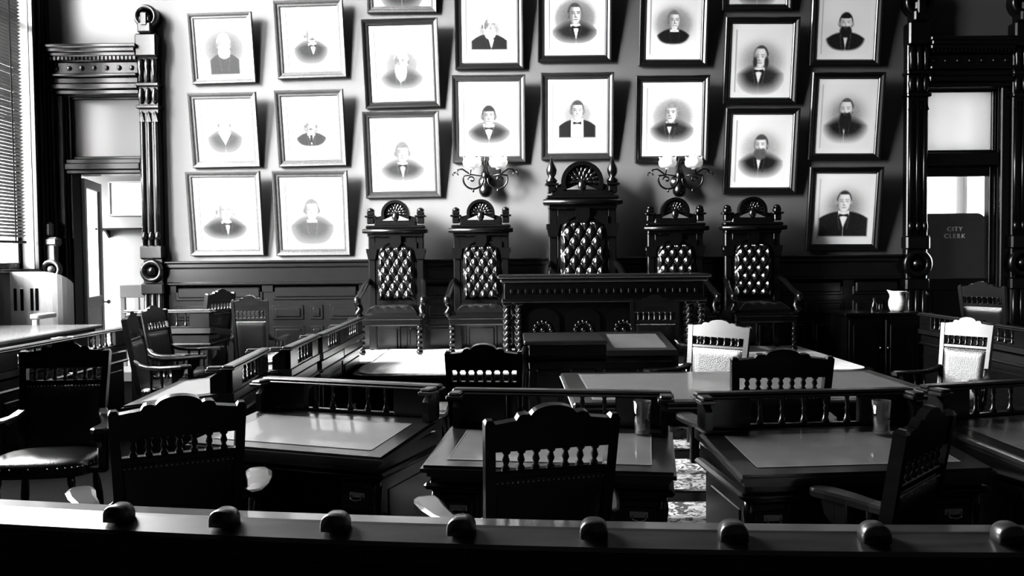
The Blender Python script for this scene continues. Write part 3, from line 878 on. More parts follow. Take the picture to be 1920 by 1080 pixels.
    for sx in (-1, 1):
        a = mb(WOODB)
        a.tube([(sx*.33, .25, .88), (sx*.36, .1, .83), (sx*.38, -.1, .74), (sx*.39, -.25, .69), (sx*.39, -.34, .67), (sx*.39, -.37, .63), (sx*.39, -.345, .6)], [.03, .035, .035, .035, .04, .04, .03], 10)
        a.tube([(sx*.36, -.3, .46), (sx*.39, -.34, .5), (sx*.36, -.3, .55), (sx*.39, -.3, .64)], [.04, .045, .035, .035], 10)
        a.ball((sx*.39, -.35, .655), .055, .8, 1, 1)
        a.build('arm', o)
        for (yy, fl) in ((-.32, 1), (.26, 0)):
            g = mb(WOODB)
            if fl:
                g.turned(.035, (sx*.34, yy, .35), (sx*.34, yy, .06), 4, 12); g.ball((sx*.34, yy, .035), .042, 1, 1, .83)
            else: g.box(sx*.32-.03, sx*.32+.03, yy-.03, yy+.03, 0, .36, .008)
            g.build('leg', o)
    return o
DY = 10.74
def dx(px, Y=DY): return X(px, Y)
dais_chair('carved tufted-back throne chair, leftmost of the row, catching window light', dx(738), DY, 1.03)
dais_chair('carved tufted-back throne chair, second from left, beside the big desk', dx(901), DY, 1.03)
dais_chair('tallest carved throne chair with large arched crest behind the big desk', dx(1096, 10.74), 10.74, 1.265, True)
dais_chair('carved tufted-back throne chair standing under the right wall sconce', dx(1273), DY, 1.03)
dais_chair('carved tufted-back throne chair, rightmost of the row, in deep shade', dx(1421), DY, 1.03)

# ------------------------------------------------------------ presiding desk
def presiding_desk():
    Y0 = 9.3
    xa, xc = X(932, Y0), X(1333, Y0); w = xc-xa; h = Z(515, Y0, 1130)-FLOORP
    o = thing('presiding_desk', 'long black carved desk with twisted corner columns on the platform', 'desk', ((xa+xc)/2, Y0, FLOORP))
    hw = w/2
    t = mb(DESKW).box(-hw, hw, -.04, .7, h-.035, h, .012)
    t.box(-hw+.03, hw-.03, -.01, .68, h-.08, h-.035, .015); t.build('desktop', o)
    bd = mb(WOODB)
    bd.box(-hw+.07, hw-.07, .02, .66, h-.27, h-.08, .01)
    bd.box(-hw+.04, hw-.04, -.01, .67, h-.3, h-.26, .015)
    bd.box(-hw+.2, hw-.2, .1, .62, .0, h-.28)
    bd.box(-hw+.05, hw-.05, .0, .66, 0, .1, .015)
    for k in range(26):
        x = -hw+.12+(w-.24)*(k+.5)/26
        bd.box(x-.02, x+.02, .005, .04, h-.2, h-.15, .006)
    bd.build('body', o)
    for k in range(4):
        x = -hw+.27+(w-.54)*(k+.5)/4; pw = (w-.54)/4-.08
        p = mb(WOODB)
        n = 20
        outer = [(x-pw/2, .16), (x+pw/2, .16), (x+pw/2, .5)] + [(x+pw/2*math.cos(a*PI/n), .5+.12*math.sin(a*PI/n)) for a in range(1, n)] + [(x-pw/2, .5)]
        p.prism(outer, 1, .07, .11)
        for j in range(12):
            a = 2*PI*j/12
            p.ball((x+.09*math.cos(a), .07, .38+.09*math.sin(a)), .024, 1, .8, 1.2, 8, 5)
        p.ball((x, .07, .38), .03, 1, .8, 1)
        p.build('carved_panel', o)
    for sx in (-1, 1):
        for yy in (.06, .58):
          for dxx in ((0, .13) if yy < .3 else (0,)):
            c = mb(WOODB)
            xx = sx*(hw-.1-dxx)
            vs = []; fs = []; n = 16; N = 48
            for i in range(N+1):
                z = .14+(h-.46)*i/N
                for q in range(n):
                    a = 2*PI*q/n; r = .036+.012*math.cos(3*(a-i*.36))
                    vs.append((xx+r*math.cos(a), yy+r*math.sin(a), z))
            for i in range(N):
                for q in range(n): q2 = (q+1) % n; fs.append((i*n+q, i*n+q2, (i+1)*n+q2, (i+1)*n+q))
            c.add(vs, fs, True)
            c.box(xx-.05, xx+.05, yy-.05, yy+.05, .1, .15, .01); c.box(xx-.05, xx+.05, yy-.05, yy+.05, h-.33, h-.29, .01)
            c.build('twisted_column', o)
    return o
presiding_desk()

# ------------------------------------------------------------ member desks
def member_desk(w=1.08, d=.66):
    o = thing('member_desk', 'x', 'desk', group='member desks with gallery rails')
    hw = w/2; zf, zb = .745, .805
    # local: gallery at y=0, sitter at -Y
    def slope(y): return zb+(zb-zf)/(d-.1)*(y+.08) if y < -.08 else zb
    t = mb(DESKW)
    def slab(x0, x1, y0, y1, dz0, dz1):
        vs = []
        for x in (x0, x1):
            for y in (y0, y1):
                for dz in (dz0, dz1): vs.append((x, y, slope(y)+dz))
        t.add(vs, [(0, 1, 3, 2), (4, 6, 7, 5), (0, 4, 5, 1), (2, 3, 7, 6), (0, 2, 6, 4), (1, 5, 7, 3)])
    slab(-hw, hw, -d, -.08, -.02, 0)
    slab(-hw-.012, hw+.012, -d-.012, -.08, -.03, -.012)
    slab(-hw+.012, hw-.012, -d+.012, -.08, -.055, -.03)
    t.box(-hw, hw, -.09, .02, zb-.05, zb)
    top = t.build('desktop', o)
    li = mb(TOPL)
    m_ = .09
    y0, y1 = -d+.075, -.16
    x0, x1 = -hw+m_, hw-m_
    li.add([(x0, y0, slope(y0)+.0015), (x1, y0, slope(y0)+.0015), (x1, y1, slope(y1)+.0015), (x0, y1, slope(y1)+.0015)], [(0, 1, 2, 3)])
    li.build('leather_inset', top)
    bl = mb(LINE); e = .005
    for (xa, xb, ya, yb) in ((x0, x1, y0, y0+e), (x0, x1, y1-e, y1), (x0, x0+e, y0, y1), (x1-e, x1, y0, y1)):
        bl.add([(xa, ya, slope(ya)+.003), (xb, ya, slope(ya)+.003), (xb, yb, slope(yb)+.003), (xa, yb, slope(yb)+.003)], [(0, 1, 2, 3)])
    bl.build('tooled_border', top)
    # gallery
    gz = .955; cap = .985
    g = mb(WOOD)
    so = w*.245
    g.box(-hw+.01, -hw+so, -.035, .01, zb, gz, .006); g.box(hw-so, hw-.01, -.035, .01, zb, gz, .006)
    g.box(-hw+so, hw-so, -.03, .005, zb, zb+.018, .004)
    for s in (-1, 1):
        g.prism([(-.13, zb), (.0, zb), (.0, gz), (-.06, gz), (-.13, gz-.05)], 0, s*(hw-.01), s*(hw-.045))
    ga = g.build('gallery', o)
    c = mb(DESKW)
    c.box(-hw-.02, hw+.02, -.06, .03, gz, gz+.012, .004); c.box(-hw-.01, hw+.01, -.05, .02, gz+.012, cap, .008)
    for s in (-1, 1):
        c.box(s*(hw+.02), s*(hw-.06), -.15, -.06, gz-.01, gz+.008, .004); c.box(s*(hw+.01), s*(hw-.05), -.145, -.05, gz+.008, cap-.006, .008)
    c.build('gallery_cap', o)
    n = 5
    for k in range(n):
        x = -hw+so+(w-2*so)*(k+.5)/n
        q = mb(WOOD).lathe([(.016, 0), (.02, .01), (.012, .025), (.008, .055), (.012, .07), (.007, .08), (.013, .1), (.009, .115), (.014, .128), (.014, gz-zb-.018)], (x, -.012, zb+.018), (0, 0, 1), 12)
        q.build('baluster', ga)
    # carcass
    a = mb(WOOD)
    a.box(-hw+.02, hw-.02, -d+.03, -.0, .655, .735, .006)
    a.box(-hw-.005, hw+.005, -d+.01, .015, .63, .66, .012)
    a.box(-hw+.05, hw-.05, -.06, -.02, .06, .64)            # modesty panel
    a.box(-hw+.1, hw-.1, -.025, -.008, .16, .56, .012)
    ac = a.build('carcass', o)
    pw = .21
    for s in (-1, 1):
        p = mb(WOOD)
        xa, xb = s*(hw-.04), s*(hw-.04-pw)
        p.box(xa, xb, -d+.06, -.03, .06, .64, .006)
        p.box(s*(hw-.035), s*(hw-.05), -d+.14, -.12, .18, .56, .012)
        p.box(s*(hw-.02), s*(hw-.06-pw), -d+.04, -.01, 0, .07, .012)
        p.lathe([(.02, 0), (.026, .05), (.018, .1), (.022, .3), (.018, .44), (.026, .5), (.02, .56)], (s*(hw-.045), -d+.05, .07), (0, 0, 1), 12)
        p.build('pedestal', o)
        xm = (xa+xb)/2
        for (z0, z1) in ((.47, .61), (.3, .46), (.1, .29)):
            dr = mb(WOOD).box(xm-.09, xm+.09, -d+.045, -d+.07, z0, z1, .008)
            dr.box(xm-.065, xm+.065, -d+.038, -d+.05, z0+.03, z1-.03, .006)
            dro = dr.build('drawer', o)
            h = mb(BRASS)
            h.box(xm-.04, xm+.04, -d+.033, -d+.039, (z0+z1)/2-.006, (z0+z1)/2+.022, .003)
            h.tube([(xm-.03, -d+.034, (z0+z1)/2+.006), (xm-.026, -d+.02, (z0+z1)/2-.01), (xm, -d+.015, (z0+z1)/2-.016), (xm+.026, -d+.02, (z0+z1)/2-.01), (xm+.03, -d+.034, (z0+z1)/2+.006)], .004, 6)
            h.build('drawer_pull', dro)
    return o
proto_desk = member_desk()
used = [False]
def place_desk(x, y, yaw, label, scale=1):
    o = copy_tree(proto_desk) if used[0] else proto_desk
    used[0] = True
    o.location = (x, y, 0); o.rotation_euler = (0, 0, R(yaw)); o.scale = scale if isinstance(scale, tuple) else (scale,)*3; o['label'] = label
    return o
place_desk(-.89, 4.67, -20, 'front row desk whose bare top shines white with window light')
place_desk(.24, 4.28, -9, 'front row desk behind the central armchair, glass tumbler at its right rear corner')
place_desk(1.43, 4.19, 4.5, 'front row desk right of the aisle with tumbler, behind the sideways armchair')
place_desk(2.6, 4.45, 15, 'front row desk cut off by the right edge of the photo')
place_desk(-1.82, 5.90, -86, 'nearest desk of the inner left row, pale top behind the white-topped front desk')
place_desk(-1.72, 7.02, -89, 'second nearest desk in the inner left row running toward the platform', (.96, 1, 1))
place_desk(-1.71, 8.12, -90, 'third desk from the front in the inner left row', (.96, 1, 1))
place_desk(-1.72, 9.20, -90, 'farthest desk of the inner left row, beside the leftmost throne chair', (.96, 1, 1))
place_desk(-3.92, 7.0, -90, 'outer left desk partly hidden behind the big leather armchair')
place_desk(-3.92, 8.12, -90, 'outer left desk with sunlit top, between the leather armchair and the open doorway')
place_desk(-3.76, 9.3, 180, 'grey-lit desk with open gallery under the wainscot, right of the open doorway', (.86, 1, 1.13))
o = thing('long_table', 'glaring sunlit table before the open doorway at far left', 'table', (-5.3, 8.78, 0))
GLOSSTOP = mat('glare_table_top', .12, .16, spec=.6, coat=.3)  # raised base colour paints the white window glare into the top
mb(GLOSSTOP).box(-.6, .6, -1.0, 1.0, .885, .925, .01).build('tabletop', o)
mb(WOOD).box(-.54, .54, -.94, .94, .78, .885, .006).build('apron', o)
for sx in (-1, 1):
    for sy in (-1, 1): mb(WOOD).lathe([(.045, 0), (.05, .05), (.03, .1), (.045, .3), (.05, .55), (.035, .62), (.045, .66), (.045, .78)], (sx*.48, sy*.88, 0), (0, 0, 1), 12).build('leg', o)
place_desk(4.5, 7.9, 90, 'far right desk cut off by the right edge, behind the glossy turned armchair')
place_desk(4.58, 9.03, 90, 'far right desk nearest the stand with the white pitcher')

# ------------------------------------------------------------ armchairs
def armchair():
    o = thing('armchair', 'x', 'armchair', group='wooden armchairs with spindle backs')
    ang = math.atan2(.11, .6)
    BM = Matrix.Translation((0, -.21, .45)) @ Matrix.Rotation(ang, 4, 'X')
    wt, wb = .262, .235     # half widths top/bottom
    for s in (-1, 1):
        st = mb(CHW, BM)
        vs = []; H = .6
        prof = [(-.02, -.022, -.018), (H*.5, -.022, .022), (H-.015, -.022, .022), (H, -.014, .014)]
        pts = []
        for (z, ya, yb) in [(-.03, -.022, .022), (H-.012, -.022, .022), (H, -.012, .012)]:
            t = max(0, z)/H; xc = s*(wb+(wt-wb)*t); hw_ = .021 if z < H else .012
            vs += [(xc-hw_, ya, z), (xc+hw_, ya, z), (xc+hw_, yb, z), (xc-hw_, yb, z)]
        fs = [(0, 1, 2, 3), (8, 9, 10, 11)]
        for i in range(2):
            for k in range(4):
                k2 = (k+1) % 4; fs.append((i*4+k, i*4+k2, i*4+4+k2, i*4+4+k))
        st.add(vs, fs); st.build('back_stile', o)
    # crest
    cr = mb(CHW, BM)
    top = [(-wt, .585)]
    def lobe(x): 
        ax = abs(x)
        if ax > .15: return .585+.012*(1-(ax-.15)/.11)
        if ax > .09: return .605+.012*math.sqrt(max(0, 1-((ax-.12)/.03)**2))
        return .612+.03*math.sqrt(max(0, 1-(ax/.09)**2))
    N = 44
    tp = [(-wt+2*wt*i/N, lobe(-wt+2*wt*i/N)) for i in range(N+1)]
    poly = [(-wt+.003, .493), (wt-.003, .493)] + tp[::-1]
    cr.prism(poly, 1, -.016, .016)
    cr.build('crest_rail', o)
    mr = mb(CHW, BM).box(-.252, .252, -.016, .016, .395, .425, .006)
    mr.build('middle_rail', o)
    for k in range(7):
        x = -.25+.5*(k+1)/8
        mb(CHW, BM).lathe([(.016, 0), (.018, .007), (.009, .018), (.016, .034), (.009, .052), (.018, .062), (.016, .07)], (x, 0, .424), (0, 0, 1), 10).build('spindle', o)
    pn = mb(LEATH, BM)
    def pf(sg):
        def f_(u, w):
            hw_ = .222+(.244-.222)*w
            e = min(1, 8*min(u, 1-u), 8*min(w, 1-w))
            return (-hw_+2*hw_*u, sg*(.008+.016*e**.5), .0+.395*w)
        return f_
    pn.grid(pf(1), 16, 16); pn.grid(pf(-1), 16, 16)
    pn.use(BRASS)
    for k in range(22):
        for sg in (-1, 1): pn.ball((-.225+.45*k/21, sg*.014, .385), .005, 1, 1, 1, 6, 4)
    pn.build('leather_back', o)
    # seat
    se = mb(CHW)
    shp = []
    for i in range(40):
        a = 2*PI*i/40; cx, cy = math.cos(a), math.sin(a)
        shp.append((.315*math.copysign(abs(cx)**.6, cx)*(1+.05*cy), .245*math.copysign(abs(cy)**.6, cy)))
    se.prism(shp, 2, .4, .445)
    se.build('seat_frame', o)
    cu = mb(LEATH)
    vs = [(0, 0, .505)]; fs = []; rings = [(.35, .503), (.7, .495), (.9, .482), (.985, .462), (.99, .444)]
    n = 40
    for (k, z) in rings: vs += [(p[0]*k, p[1]*k, z) for p in shp]
    for i in range(n): fs.append((0, 1+i, 1+(i+1) % n))
    for r_ in range(len(rings)-1):
        for i in range(n): fs.append((1+r_*n+i, 1+r_*n+(i+1) % n, 1+(r_+1)*n+(i+1) % n, 1+(r_+1)*n+i))
    cu.add(vs, fs, True)
    cu.use(BRASS)
    for p in shp: cu.ball((p[0]*1.0, p[1]*1.0, .45), .006, 1, 1, 1, 6, 4)
    cu.build('seat_cushion', o)
    # arms
    for s in (-1, 1):
        a = mb(CHW)
        path = [(.25, -.24, .69, .03), (.285, -.19, .66, .036), (.335, -.11, .645, .042), (.38, -.0, .643, .05), (.405, .1, .648, .06), (.415, .19, .652, .066), (.415, .245, .652, .056), (.415, .27, .65, .026)]
        vs = []; fs = []
        for (x, y, z, hw_) in path:
            for (dx_, dz) in ((-hw_, -.012), (-hw_, .008), (-hw_*.7, .016), (hw_*.7, .016), (hw_, .008), (hw_, -.012)): vs.append((s*(x+dx_), y, z+dz))
        for i in range(len(path)-1):
            for k in range(6): k2 = (k+1) % 6; fs.append((i*6+k, i*6+k2, i*6+6+k2, i*6+6+k))
        fs += [tuple(range(6)), tuple(range(len(vs)-6, len(vs)))]
        a.add(vs, fs, False)
        ao = a.build('armrest', o)
        b_ = mb(CHW)
        b_.box(s*.385-.025, s*.385+.025, .1, .15, .42, .64, .006)
        b_.prism([(.15, .64), (.21, .64), (.195, .58), (.15, .54)], 0, s*.385-.022, s*.385+.022)
        b_.box(s*.28, s*.41, .1, .15, .405, .44, .006)
        b_.build('arm_post', o)
        for (yy, xx) in ((.01, .37), (-.09, .335)):
            mb(CHW).turned(.014, (s*(xx-.03), yy, .43), (s*xx, yy, .635), 2, 8).build('arm_spindle', o)
        for (yy, sp) in ((.17, .03), (-.17, -.05)):
            g = mb(CHW)
            p0 = Vector((s*.21, yy, .41)); p1 = Vector((s*.25, yy+sp, .0))
            L = (p1-p0).length
            g.lathe([(.02, 0), (.024, .05), (.017, .08), (.025, .12), (.027, .2), (.019, .28), (.024, .3), (.016, L)], p0, p1-p0, 12)
            g.build('leg', o)
        mb(CHW).turned(.013, (s*.23, .18, .17), (s*.235, -.2, .17), 2, 8).build('stretcher', o)
    mb(CHW).turned(.013, (-.23, -.01, .17), (.23, -.01, .17), 2, 8).build('stretcher', o)
    return o
proto_chair = armchair(); usedc = [False]
def place_chair(bx, by, yaw, label, scale=1.0, z=0):
    """bx,by: the middle of the back's top rail."""
    o = copy_tree(proto_chair) if usedc[0] else proto_chair
    usedc[0] = True
    f = (-math.sin(R(yaw)), math.cos(R(yaw)))
    k = scale if isinstance(scale, tuple) else (scale,)*3
    k = (.86*k[0], .95*k[1], 1.06*k[2])
    o.location = (bx+f[0]*.32*k[1], by+f[1]*.32*k[1], z); o.rotation_euler = (0, 0, R(yaw)); o.scale = k
    o['label'] = label
    return o
place_chair(-1.26, 3.20, 25, 'armchair with its back to the camera before the white-topped desk, front left')
place_chair(.136, 2.92, 15, 'large central armchair with its back to the camera, nearest the railing')
place_chair(1.37, 2.80, 46, 'armchair turned sideways at front right, its back seen edge-on')
place_chair(-2.78, 5.3, 185, 'big leather armchair facing the camera at far left, seat catching light', (1.1, 1, 1))
place_chair(-.17, 4.98, -6, 'armchair with bright spindle gaps left of the broad table', (.95, 1, 1))
place_chair(1.45, 4.57, 1, 'dark armchair pushed up to the near side of the broad table', (1.14, 1, 1))
place_chair(1.79, 7.36, 137, 'armchair shining white beyond the broad table', (1.22, .82, .95))
place_chair(1.42, 8.5, 176, 'dim armchair behind the low clerk desk, just below the big desk', (1, .9, 1.1))
place_chair(3.72, 6.95, 126, 'glossy armchair turned sideways before the far right desks', (.86, 1, .98))
place_chair(5.45, 9.9, -60, 'dark armchair in the shade below the clerk door', 1.15)
place_chair(-3.45, 7.7, -80, 'black armchair with long arms facing right, nearer one before the outer left desks', 1.04)
place_chair(-3.68, 8.72, -97, 'black armchair facing right just before the grey-lit desk', 1.04)
place_chair(-2.88, 9.35, 4, 'black high-backed armchair against the wainscot beside the grey-lit desk', (.82, 1.05, 1.1))
place_chair(-3.6, 10.55, 72, 'small bright chair top peeking over the grey-lit desk', 1.13)

def settle():
    PALE = mat('sunlit_settle_wood', .6, .45, noise=(.7, 5, (8, 8, 1)))  # near-white colour stands in for window glare on the settle
    o = thing('settle', 'sunlit round-ended slotted settle under the blind at the left edge', 'settle', (-5.8, 10.3, 0))
    path = [(-.26, 0), (-.1, 0), (.05, 0)] + [(.05+.3*math.sin(k*PI/16), .3-.3*math.cos(k*PI/16)) for k in range(1, 9)]
    b = mb(PALE); n = len(path); vs = []; fs = []
    for k, (x, y) in enumerate(path):
        t = max(0, (k-3)/8); zt = 1.53-.2*t*t
        nx, ny = (math.sin(max(0, k-2)*PI/16), -math.cos(max(0, k-2)*PI/16))
        vs += [(x, y, .1), (x, y, zt), (x-nx*.04, y-ny*.04, zt), (x-nx*.04, y-ny*.04, .1)]
    for k in range(n-1):
        for q in range(4): q2 = (q+1) % 4; fs.append((k*4+q, k*4+q2, k*4+4+q2, k*4+4+q))
    fs += [(0, 1, 2, 3), tuple(range(4*n-4, 4*n))]
    b.add(vs, fs, False); b.build('curved_back', o)
    for x in (-.2, -.12, .0, .06):
        mb(WOODB).box(x-.02, x+.02, -.006, .002, 1.06, 1.33, .004).build('back_slot', o)
    mb(PALE).box(-.26, .32, -.42, -.01, .42, .47, .01).build('seat', o)
    mb(PALE).box(.2, .3, -.42, -.005, .98, 1.04, .012).build('arm', o)
    for (x, y) in ((-.22, -.38), (.25, -.38), (-.22, .02), (.25, .1)): mb(PALE).box(x-.03, x+.03, y-.03, y+.03, 0, .98 if (x > 0 and y < 0) else .42, .006).build('leg', o)
settle()

# ------------------------------------------------------------ clerk desk
def clerk_desk():
    xa, xm, xc = .12, .84, 1.44
    y0, y1 = 7.58, 8.4
    o = thing('clerk_desk', 'wide low clerk desk with sloping leather panel, in front of the big desk', 'desk', (xa, y0, 0))
    W = xc-xa; wm = xm-xa; D = y1-y0; zt = .905
    t = mb(DESKW).box(-.02, wm, -.02, D, zt-.04, zt, .01); t.build('flat_top', o)
    s = mb(DESKW)
    s.prism([(-.03, zt-.09), (D, zt+.0), (D, zt-.05), (-.03, zt-.14)], 0, wm, W+.02)
    so = s.build('sloping_top', o)
    li = mb(TOPL)
    def zz(y): return zt-.09+(y+.03)*.09/(D+.03)+.002
    li.add([(wm+.07, .06, zz(.06)), (W-.05, .06, zz(.06)), (W-.05, D-.12, zz(D-.12)), (wm+.07, D-.12, zz(D-.12))], [(0, 1, 2, 3)])
    li.build('leather_inset', so)
    b_ = mb(WOODB)
    b_.box(.03, wm, .03, D-.03, .08, zt-.05); b_.box(wm, W-.02, .03, .22, .08, zt-.12); b_.box(.0, wm, 0, D-.01, 0, .09, .012); b_.box(wm, W, 0, .24, 0, .09, .012)
    for k in range(4):
        x0 = .06+(W-.12)*k/4
        b_.box(x0+.03, x0+(W-.12)/4-.03, .01, .04, .16, zt-.26, .015)
    b_.box(.0, W, .0, .2, zt-.2, zt-.15, .012); b_.box(.0, wm, .0, D-.01, zt-.2, zt-.15, .012)
    b_.build('body', o)
    br = mb(WOODB)
    br.tube([(.0, -.0, zt-.06), (-.03, -.03, zt-.14), (.0, .0, zt-.26), (-.02, -.02, zt-.4), (.01, 0, zt-.52)], [.03, .045, .03, .035, .02], 8)
    br.build('carved_bracket', o)
    for x in (.55, 1.2):
        mb(BRASS).lathe([(.008, 0), (.008, .015), (.02, .022), (.02, .032), (.0001, .038)], (x, .012, .3), (0, -1, 0), 10).build('knob', o)
clerk_desk()

# ------------------------------------------------------------ broad table
def broad_table():
    x0, x1, y0, y1, zt = .37, 2.78, 5.22, 6.6, .75
    o = thing('broad_table', 'broad leather-topped table in the middle of the floor', 'table', ((x0+x1)/2, (y0+y1)/2, 0))
    hw, hd = (x1-x0)/2, (y1-y0)/2
    t = mb(DESKW).box(-hw, hw, -hd, hd, zt-.045, zt, .012); t.box(-hw+.02, hw-.02, -hd+.02, hd-.02, zt-.07, zt-.045)
    to = t.build('tabletop', o)
    mb(TOPL).add([(-hw+.14, -hd+.1, zt+.0015), (hw-.1, -hd+.1, zt+.0015), (hw-.1, hd-.1, zt+.0015), (-hw+.14, hd-.1, zt+.0015)], [(0, 1, 2, 3)]).build('leather_inset', to)
    l = mb(LINE).add([(-hw+.13, -hd+.1, zt+.002), (-hw+.142, -hd+.1, zt+.002), (-hw+.142, hd-.1, zt+.002), (-hw+.13, hd-.1, zt+.002)], [(0, 1, 2, 3)])
    l.build('tooled_border', to)
    n = mb(BRASS)
    k = -hd+.02
    while k < hd: n.ball((-hw-.001, k, zt-.03), .007, 1, 1, 1, 6, 4); k += .03
    n.build('nail_heads', to)
    mb(WOOD).box(-hw+.06, hw-.06, -hd+.06, hd-.06, zt-.17, zt-.07, .006).build('apron', o)
    for sx in (-1, 0, 1):
        for sy in (-1, 1):
            x, y = sx*(hw-.12), sy*(hd-.12)
            if sx == 0: x = .25
            mb(WOOD).lathe([(.05, 0), (.055, .04), (.03, .08), (.05, .2), (.055, .35), (.035, .45), (.05, .5), (.05, .58)], (x, y, 0), (0, 0, 1), 14).build('leg', o)
    for sy in (-1, 1): mb(WOOD).box(-hw+.12, hw-.12, sy*(hd-.12)-.03, sy*(hd-.12)+.03, .1, .17, .008).build('stretcher', o)
broad_table()

# ------------------------------------------------------------ railing
def railing():
    o = thing('railing', 'curved dark wooden rail with rounded bosses along the bottom edge', 'railing', (0, 0, 0))
    def yc(x): return 2.32+(x-1.95)**2/36
    prof = [(.155, .85), (.09, .85), (.08, .845), (.0, .822), (-.006, .81), (.0, .775), (.02, .77), (.022, .745), (.04, .735), (.05, .70), (.12, .70), (.13, .83), (.155, .84)]
    body = [(.05, .70), (.05, .12), (.02, .1), (.02, 0), (.12, 0), (.12, .70)]
    xs = [-3.2+i*.1 for i in range(72)]
    for (nm, pr, mt) in (('rail_cap', prof, RAILW), ('rail_panel', body, RAILW)):
        vs = []; fs = []; n = len(pr)
        for x in xs:
            sl = (x-1.95)/18; nrm = Vector((-sl, 1, 0)).normalized()
            for (d, z) in pr: vs.append((x+nrm.x*d, yc(x)+nrm.y*d, z))
        for i in range(len(xs)-1):
            for k in range(n): k2 = (k+1) % n; fs.append((i*n+k, i*n+k2, (i+1)*n+k2, (i+1)*n+k))
        fs += [tuple(range(n)), tuple(range(len(vs)-n, len(vs)))]
        b_ = mb(mt).add(vs, fs); b_.build(nm, o)
    # fillet on the front face
    pts = [(x, yc(x)+.045, .60) for x in xs]
    mb(RAILW).tube(pts, .012, 8).build('bead_moulding', o)
    for px in (160, 385, 613, 862, 1117, 1380, 1645, 1897):
        p = at_z(px, 1010, .85)
        x = p.x; y = yc(x)+.036
        sl = (x-1.95)/18
        M = Matrix.Translation((x, y+.01, .838)) @ Matrix.Rotation(math.atan(sl), 4, 'Z')
        b_ = mb(RAILW, M)
        # ogive half-round boss, axis across the rail
        hw_, hh = .04, .052
        out = [(-hw_, 0)] + [(-hw_*math.cos(t*PI/28)**.8, .02+(hh-.02)*math.sin(t*PI/28)) for t in range(0, 14)] + [(0, hh)] + [(hw_*math.cos(t*PI/28)**.8, .02+(hh-.02)*math.sin(t*PI/28)) for t in range(13, -1, -1)] + [(hw_, 0)]
        nn = len(out); vs = []; fs = []
        for (yy, k) in ((-.03, .9), (-.024, 1), (.024, 1), (.03, .9)):
            for (u, w_) in out: vs.append((u*k, yy, w_*k))
        for i in range(3):
            for k in range(nn): k2 = (k+1) % nn; fs.append((i*nn+k, i*nn+k2, (i+1)*nn+k2, (i+1)*nn+k))
        fs += [tuple(range(nn)), tuple(range(3*nn, 4*nn))]
        b_.add(vs, fs, True); b_.build('rail_boss', o)
railing()

# ------------------------------------------------------------ blind
def blind():
    y0, y1 = 10.0, 10.85
    zb = Z(455, 10.4, 30); zt = WZ1-.02
    zt = 5.0; BT = zt
    o = thing('venetian_blind', 'grey slatted blind half lowered over the left window', 'blind', (LX-.03, (y0+y1)/2, zt))
    hw = (y1-y0)/2
    s = mb(SLAT); z = -.06; tl = R(-28)
    while zt+z > zb+.06:
        zz_ = zt+z
        t_ = tl
        dx_, dz = .026*math.cos(t_), .026*math.sin(t_)
        wob = random.uniform(-.004, .004)
        s.add([(-dx_, -hw, z+dz), (dx_, -hw, z-dz), (dx_, hw, z-dz+wob), (-dx_, hw, z+dz+wob),
               (-dx_, -hw, z+dz+.003), (dx_, -hw, z-dz+.003), (dx_, hw, z-dz+.003+wob), (-dx_, hw, z+dz+.003+wob)],
              [(0, 1, 2, 3), (7, 6, 5, 4), (0, 4, 5, 1), (1, 5, 6, 2), (2, 6, 7, 3), (3, 7, 4, 0)])
        z -= .043
    s.build('slats', o)
    mb(CORD).box(-.03, .03, -hw, hw, -.05, 0, .006).build('head_rail', o)
    mb(CORD).box(-.028, .028, -hw, hw, zb-zt, zb-zt+.03, .006).build('bottom_rail', o)
    for yy in (hw-.25, -hw+.25):
        mb(CORD).tube([(.034, yy, -.03), (.034, yy, zb-zt+.02)], .009, 6).build('cord_tape', o)
blind()

# ------------------------------------------------------------ small things
def tumbler(px, py, zt, label, r=.043, h=.155, cat='tumbler'):
    p = at_z(px, py, zt)
    o = thing('glass_tumbler', label, cat, (p.x, p.y, zt+.001), 0, 'tumblers on the front desks')
    g = mb(TGLASS).lathe([(.0001, 0), (r*.85, 0), (r, h), (r*.92, h), (r*.78, .014), (.0001, .014)], (0, 0, 0), (0, 0, 1), 24)
    g.build('glass', o)
    return o
tumbler(1204, 812, .803, 'clear glass tumbler on the central front desk')
tumbler(1652, 812, .803, 'clear glass tumbler on the front desk right of the aisle')
# stand with pitcher
SY = 10.25
xa, xc, zt = X(1582, SY), X(1733, SY), Z(586, SY, 1660)
o = thing('side_stand', 'black side stand below the clerk door carrying the white pitcher', 'stand', ((xa+xc)/2, SY, 0))
hw = (xc-xa)/2
mb(WOODB).box(-hw, hw, -.05, .55, zt-.035, zt, .01).build('top', o)
b_ = mb(WOODB).box(-hw+.04, hw-.04, 0, .52, .06, zt-.035); b_.box(-hw+.02, hw-.02, -.02, .53, 0, .08, .012); b_.build('body', o)
for s in (-1, 1):
    d_ = mb(WOODB).box(s*.02, s*(hw-.06), -.015, .01, .12, zt-.08, .01); d_.box(s*.07, s*(hw-.11), -.022, .0, .18, zt-.14, .01); do = d_.build('door', o)
    mb(BRASS).ball((s*.045, -.025, zt*.55), .014).build('knob', do)
pc = at_Y(1682, 580, SY+.2)
o = thing('pitcher', 'white china pitcher on the black side stand', 'pitcher', (pc.x, SY+.2, zt+.001))
h = .245
prof = [(.0001, 0), (.07, 0), (.085, .02), (.1, .07), (.1, .12), (.085, .17), (.075, .2), (.082, .235), (.086, .245), (.078, .24), (.068, .2), (.0001, .19)]
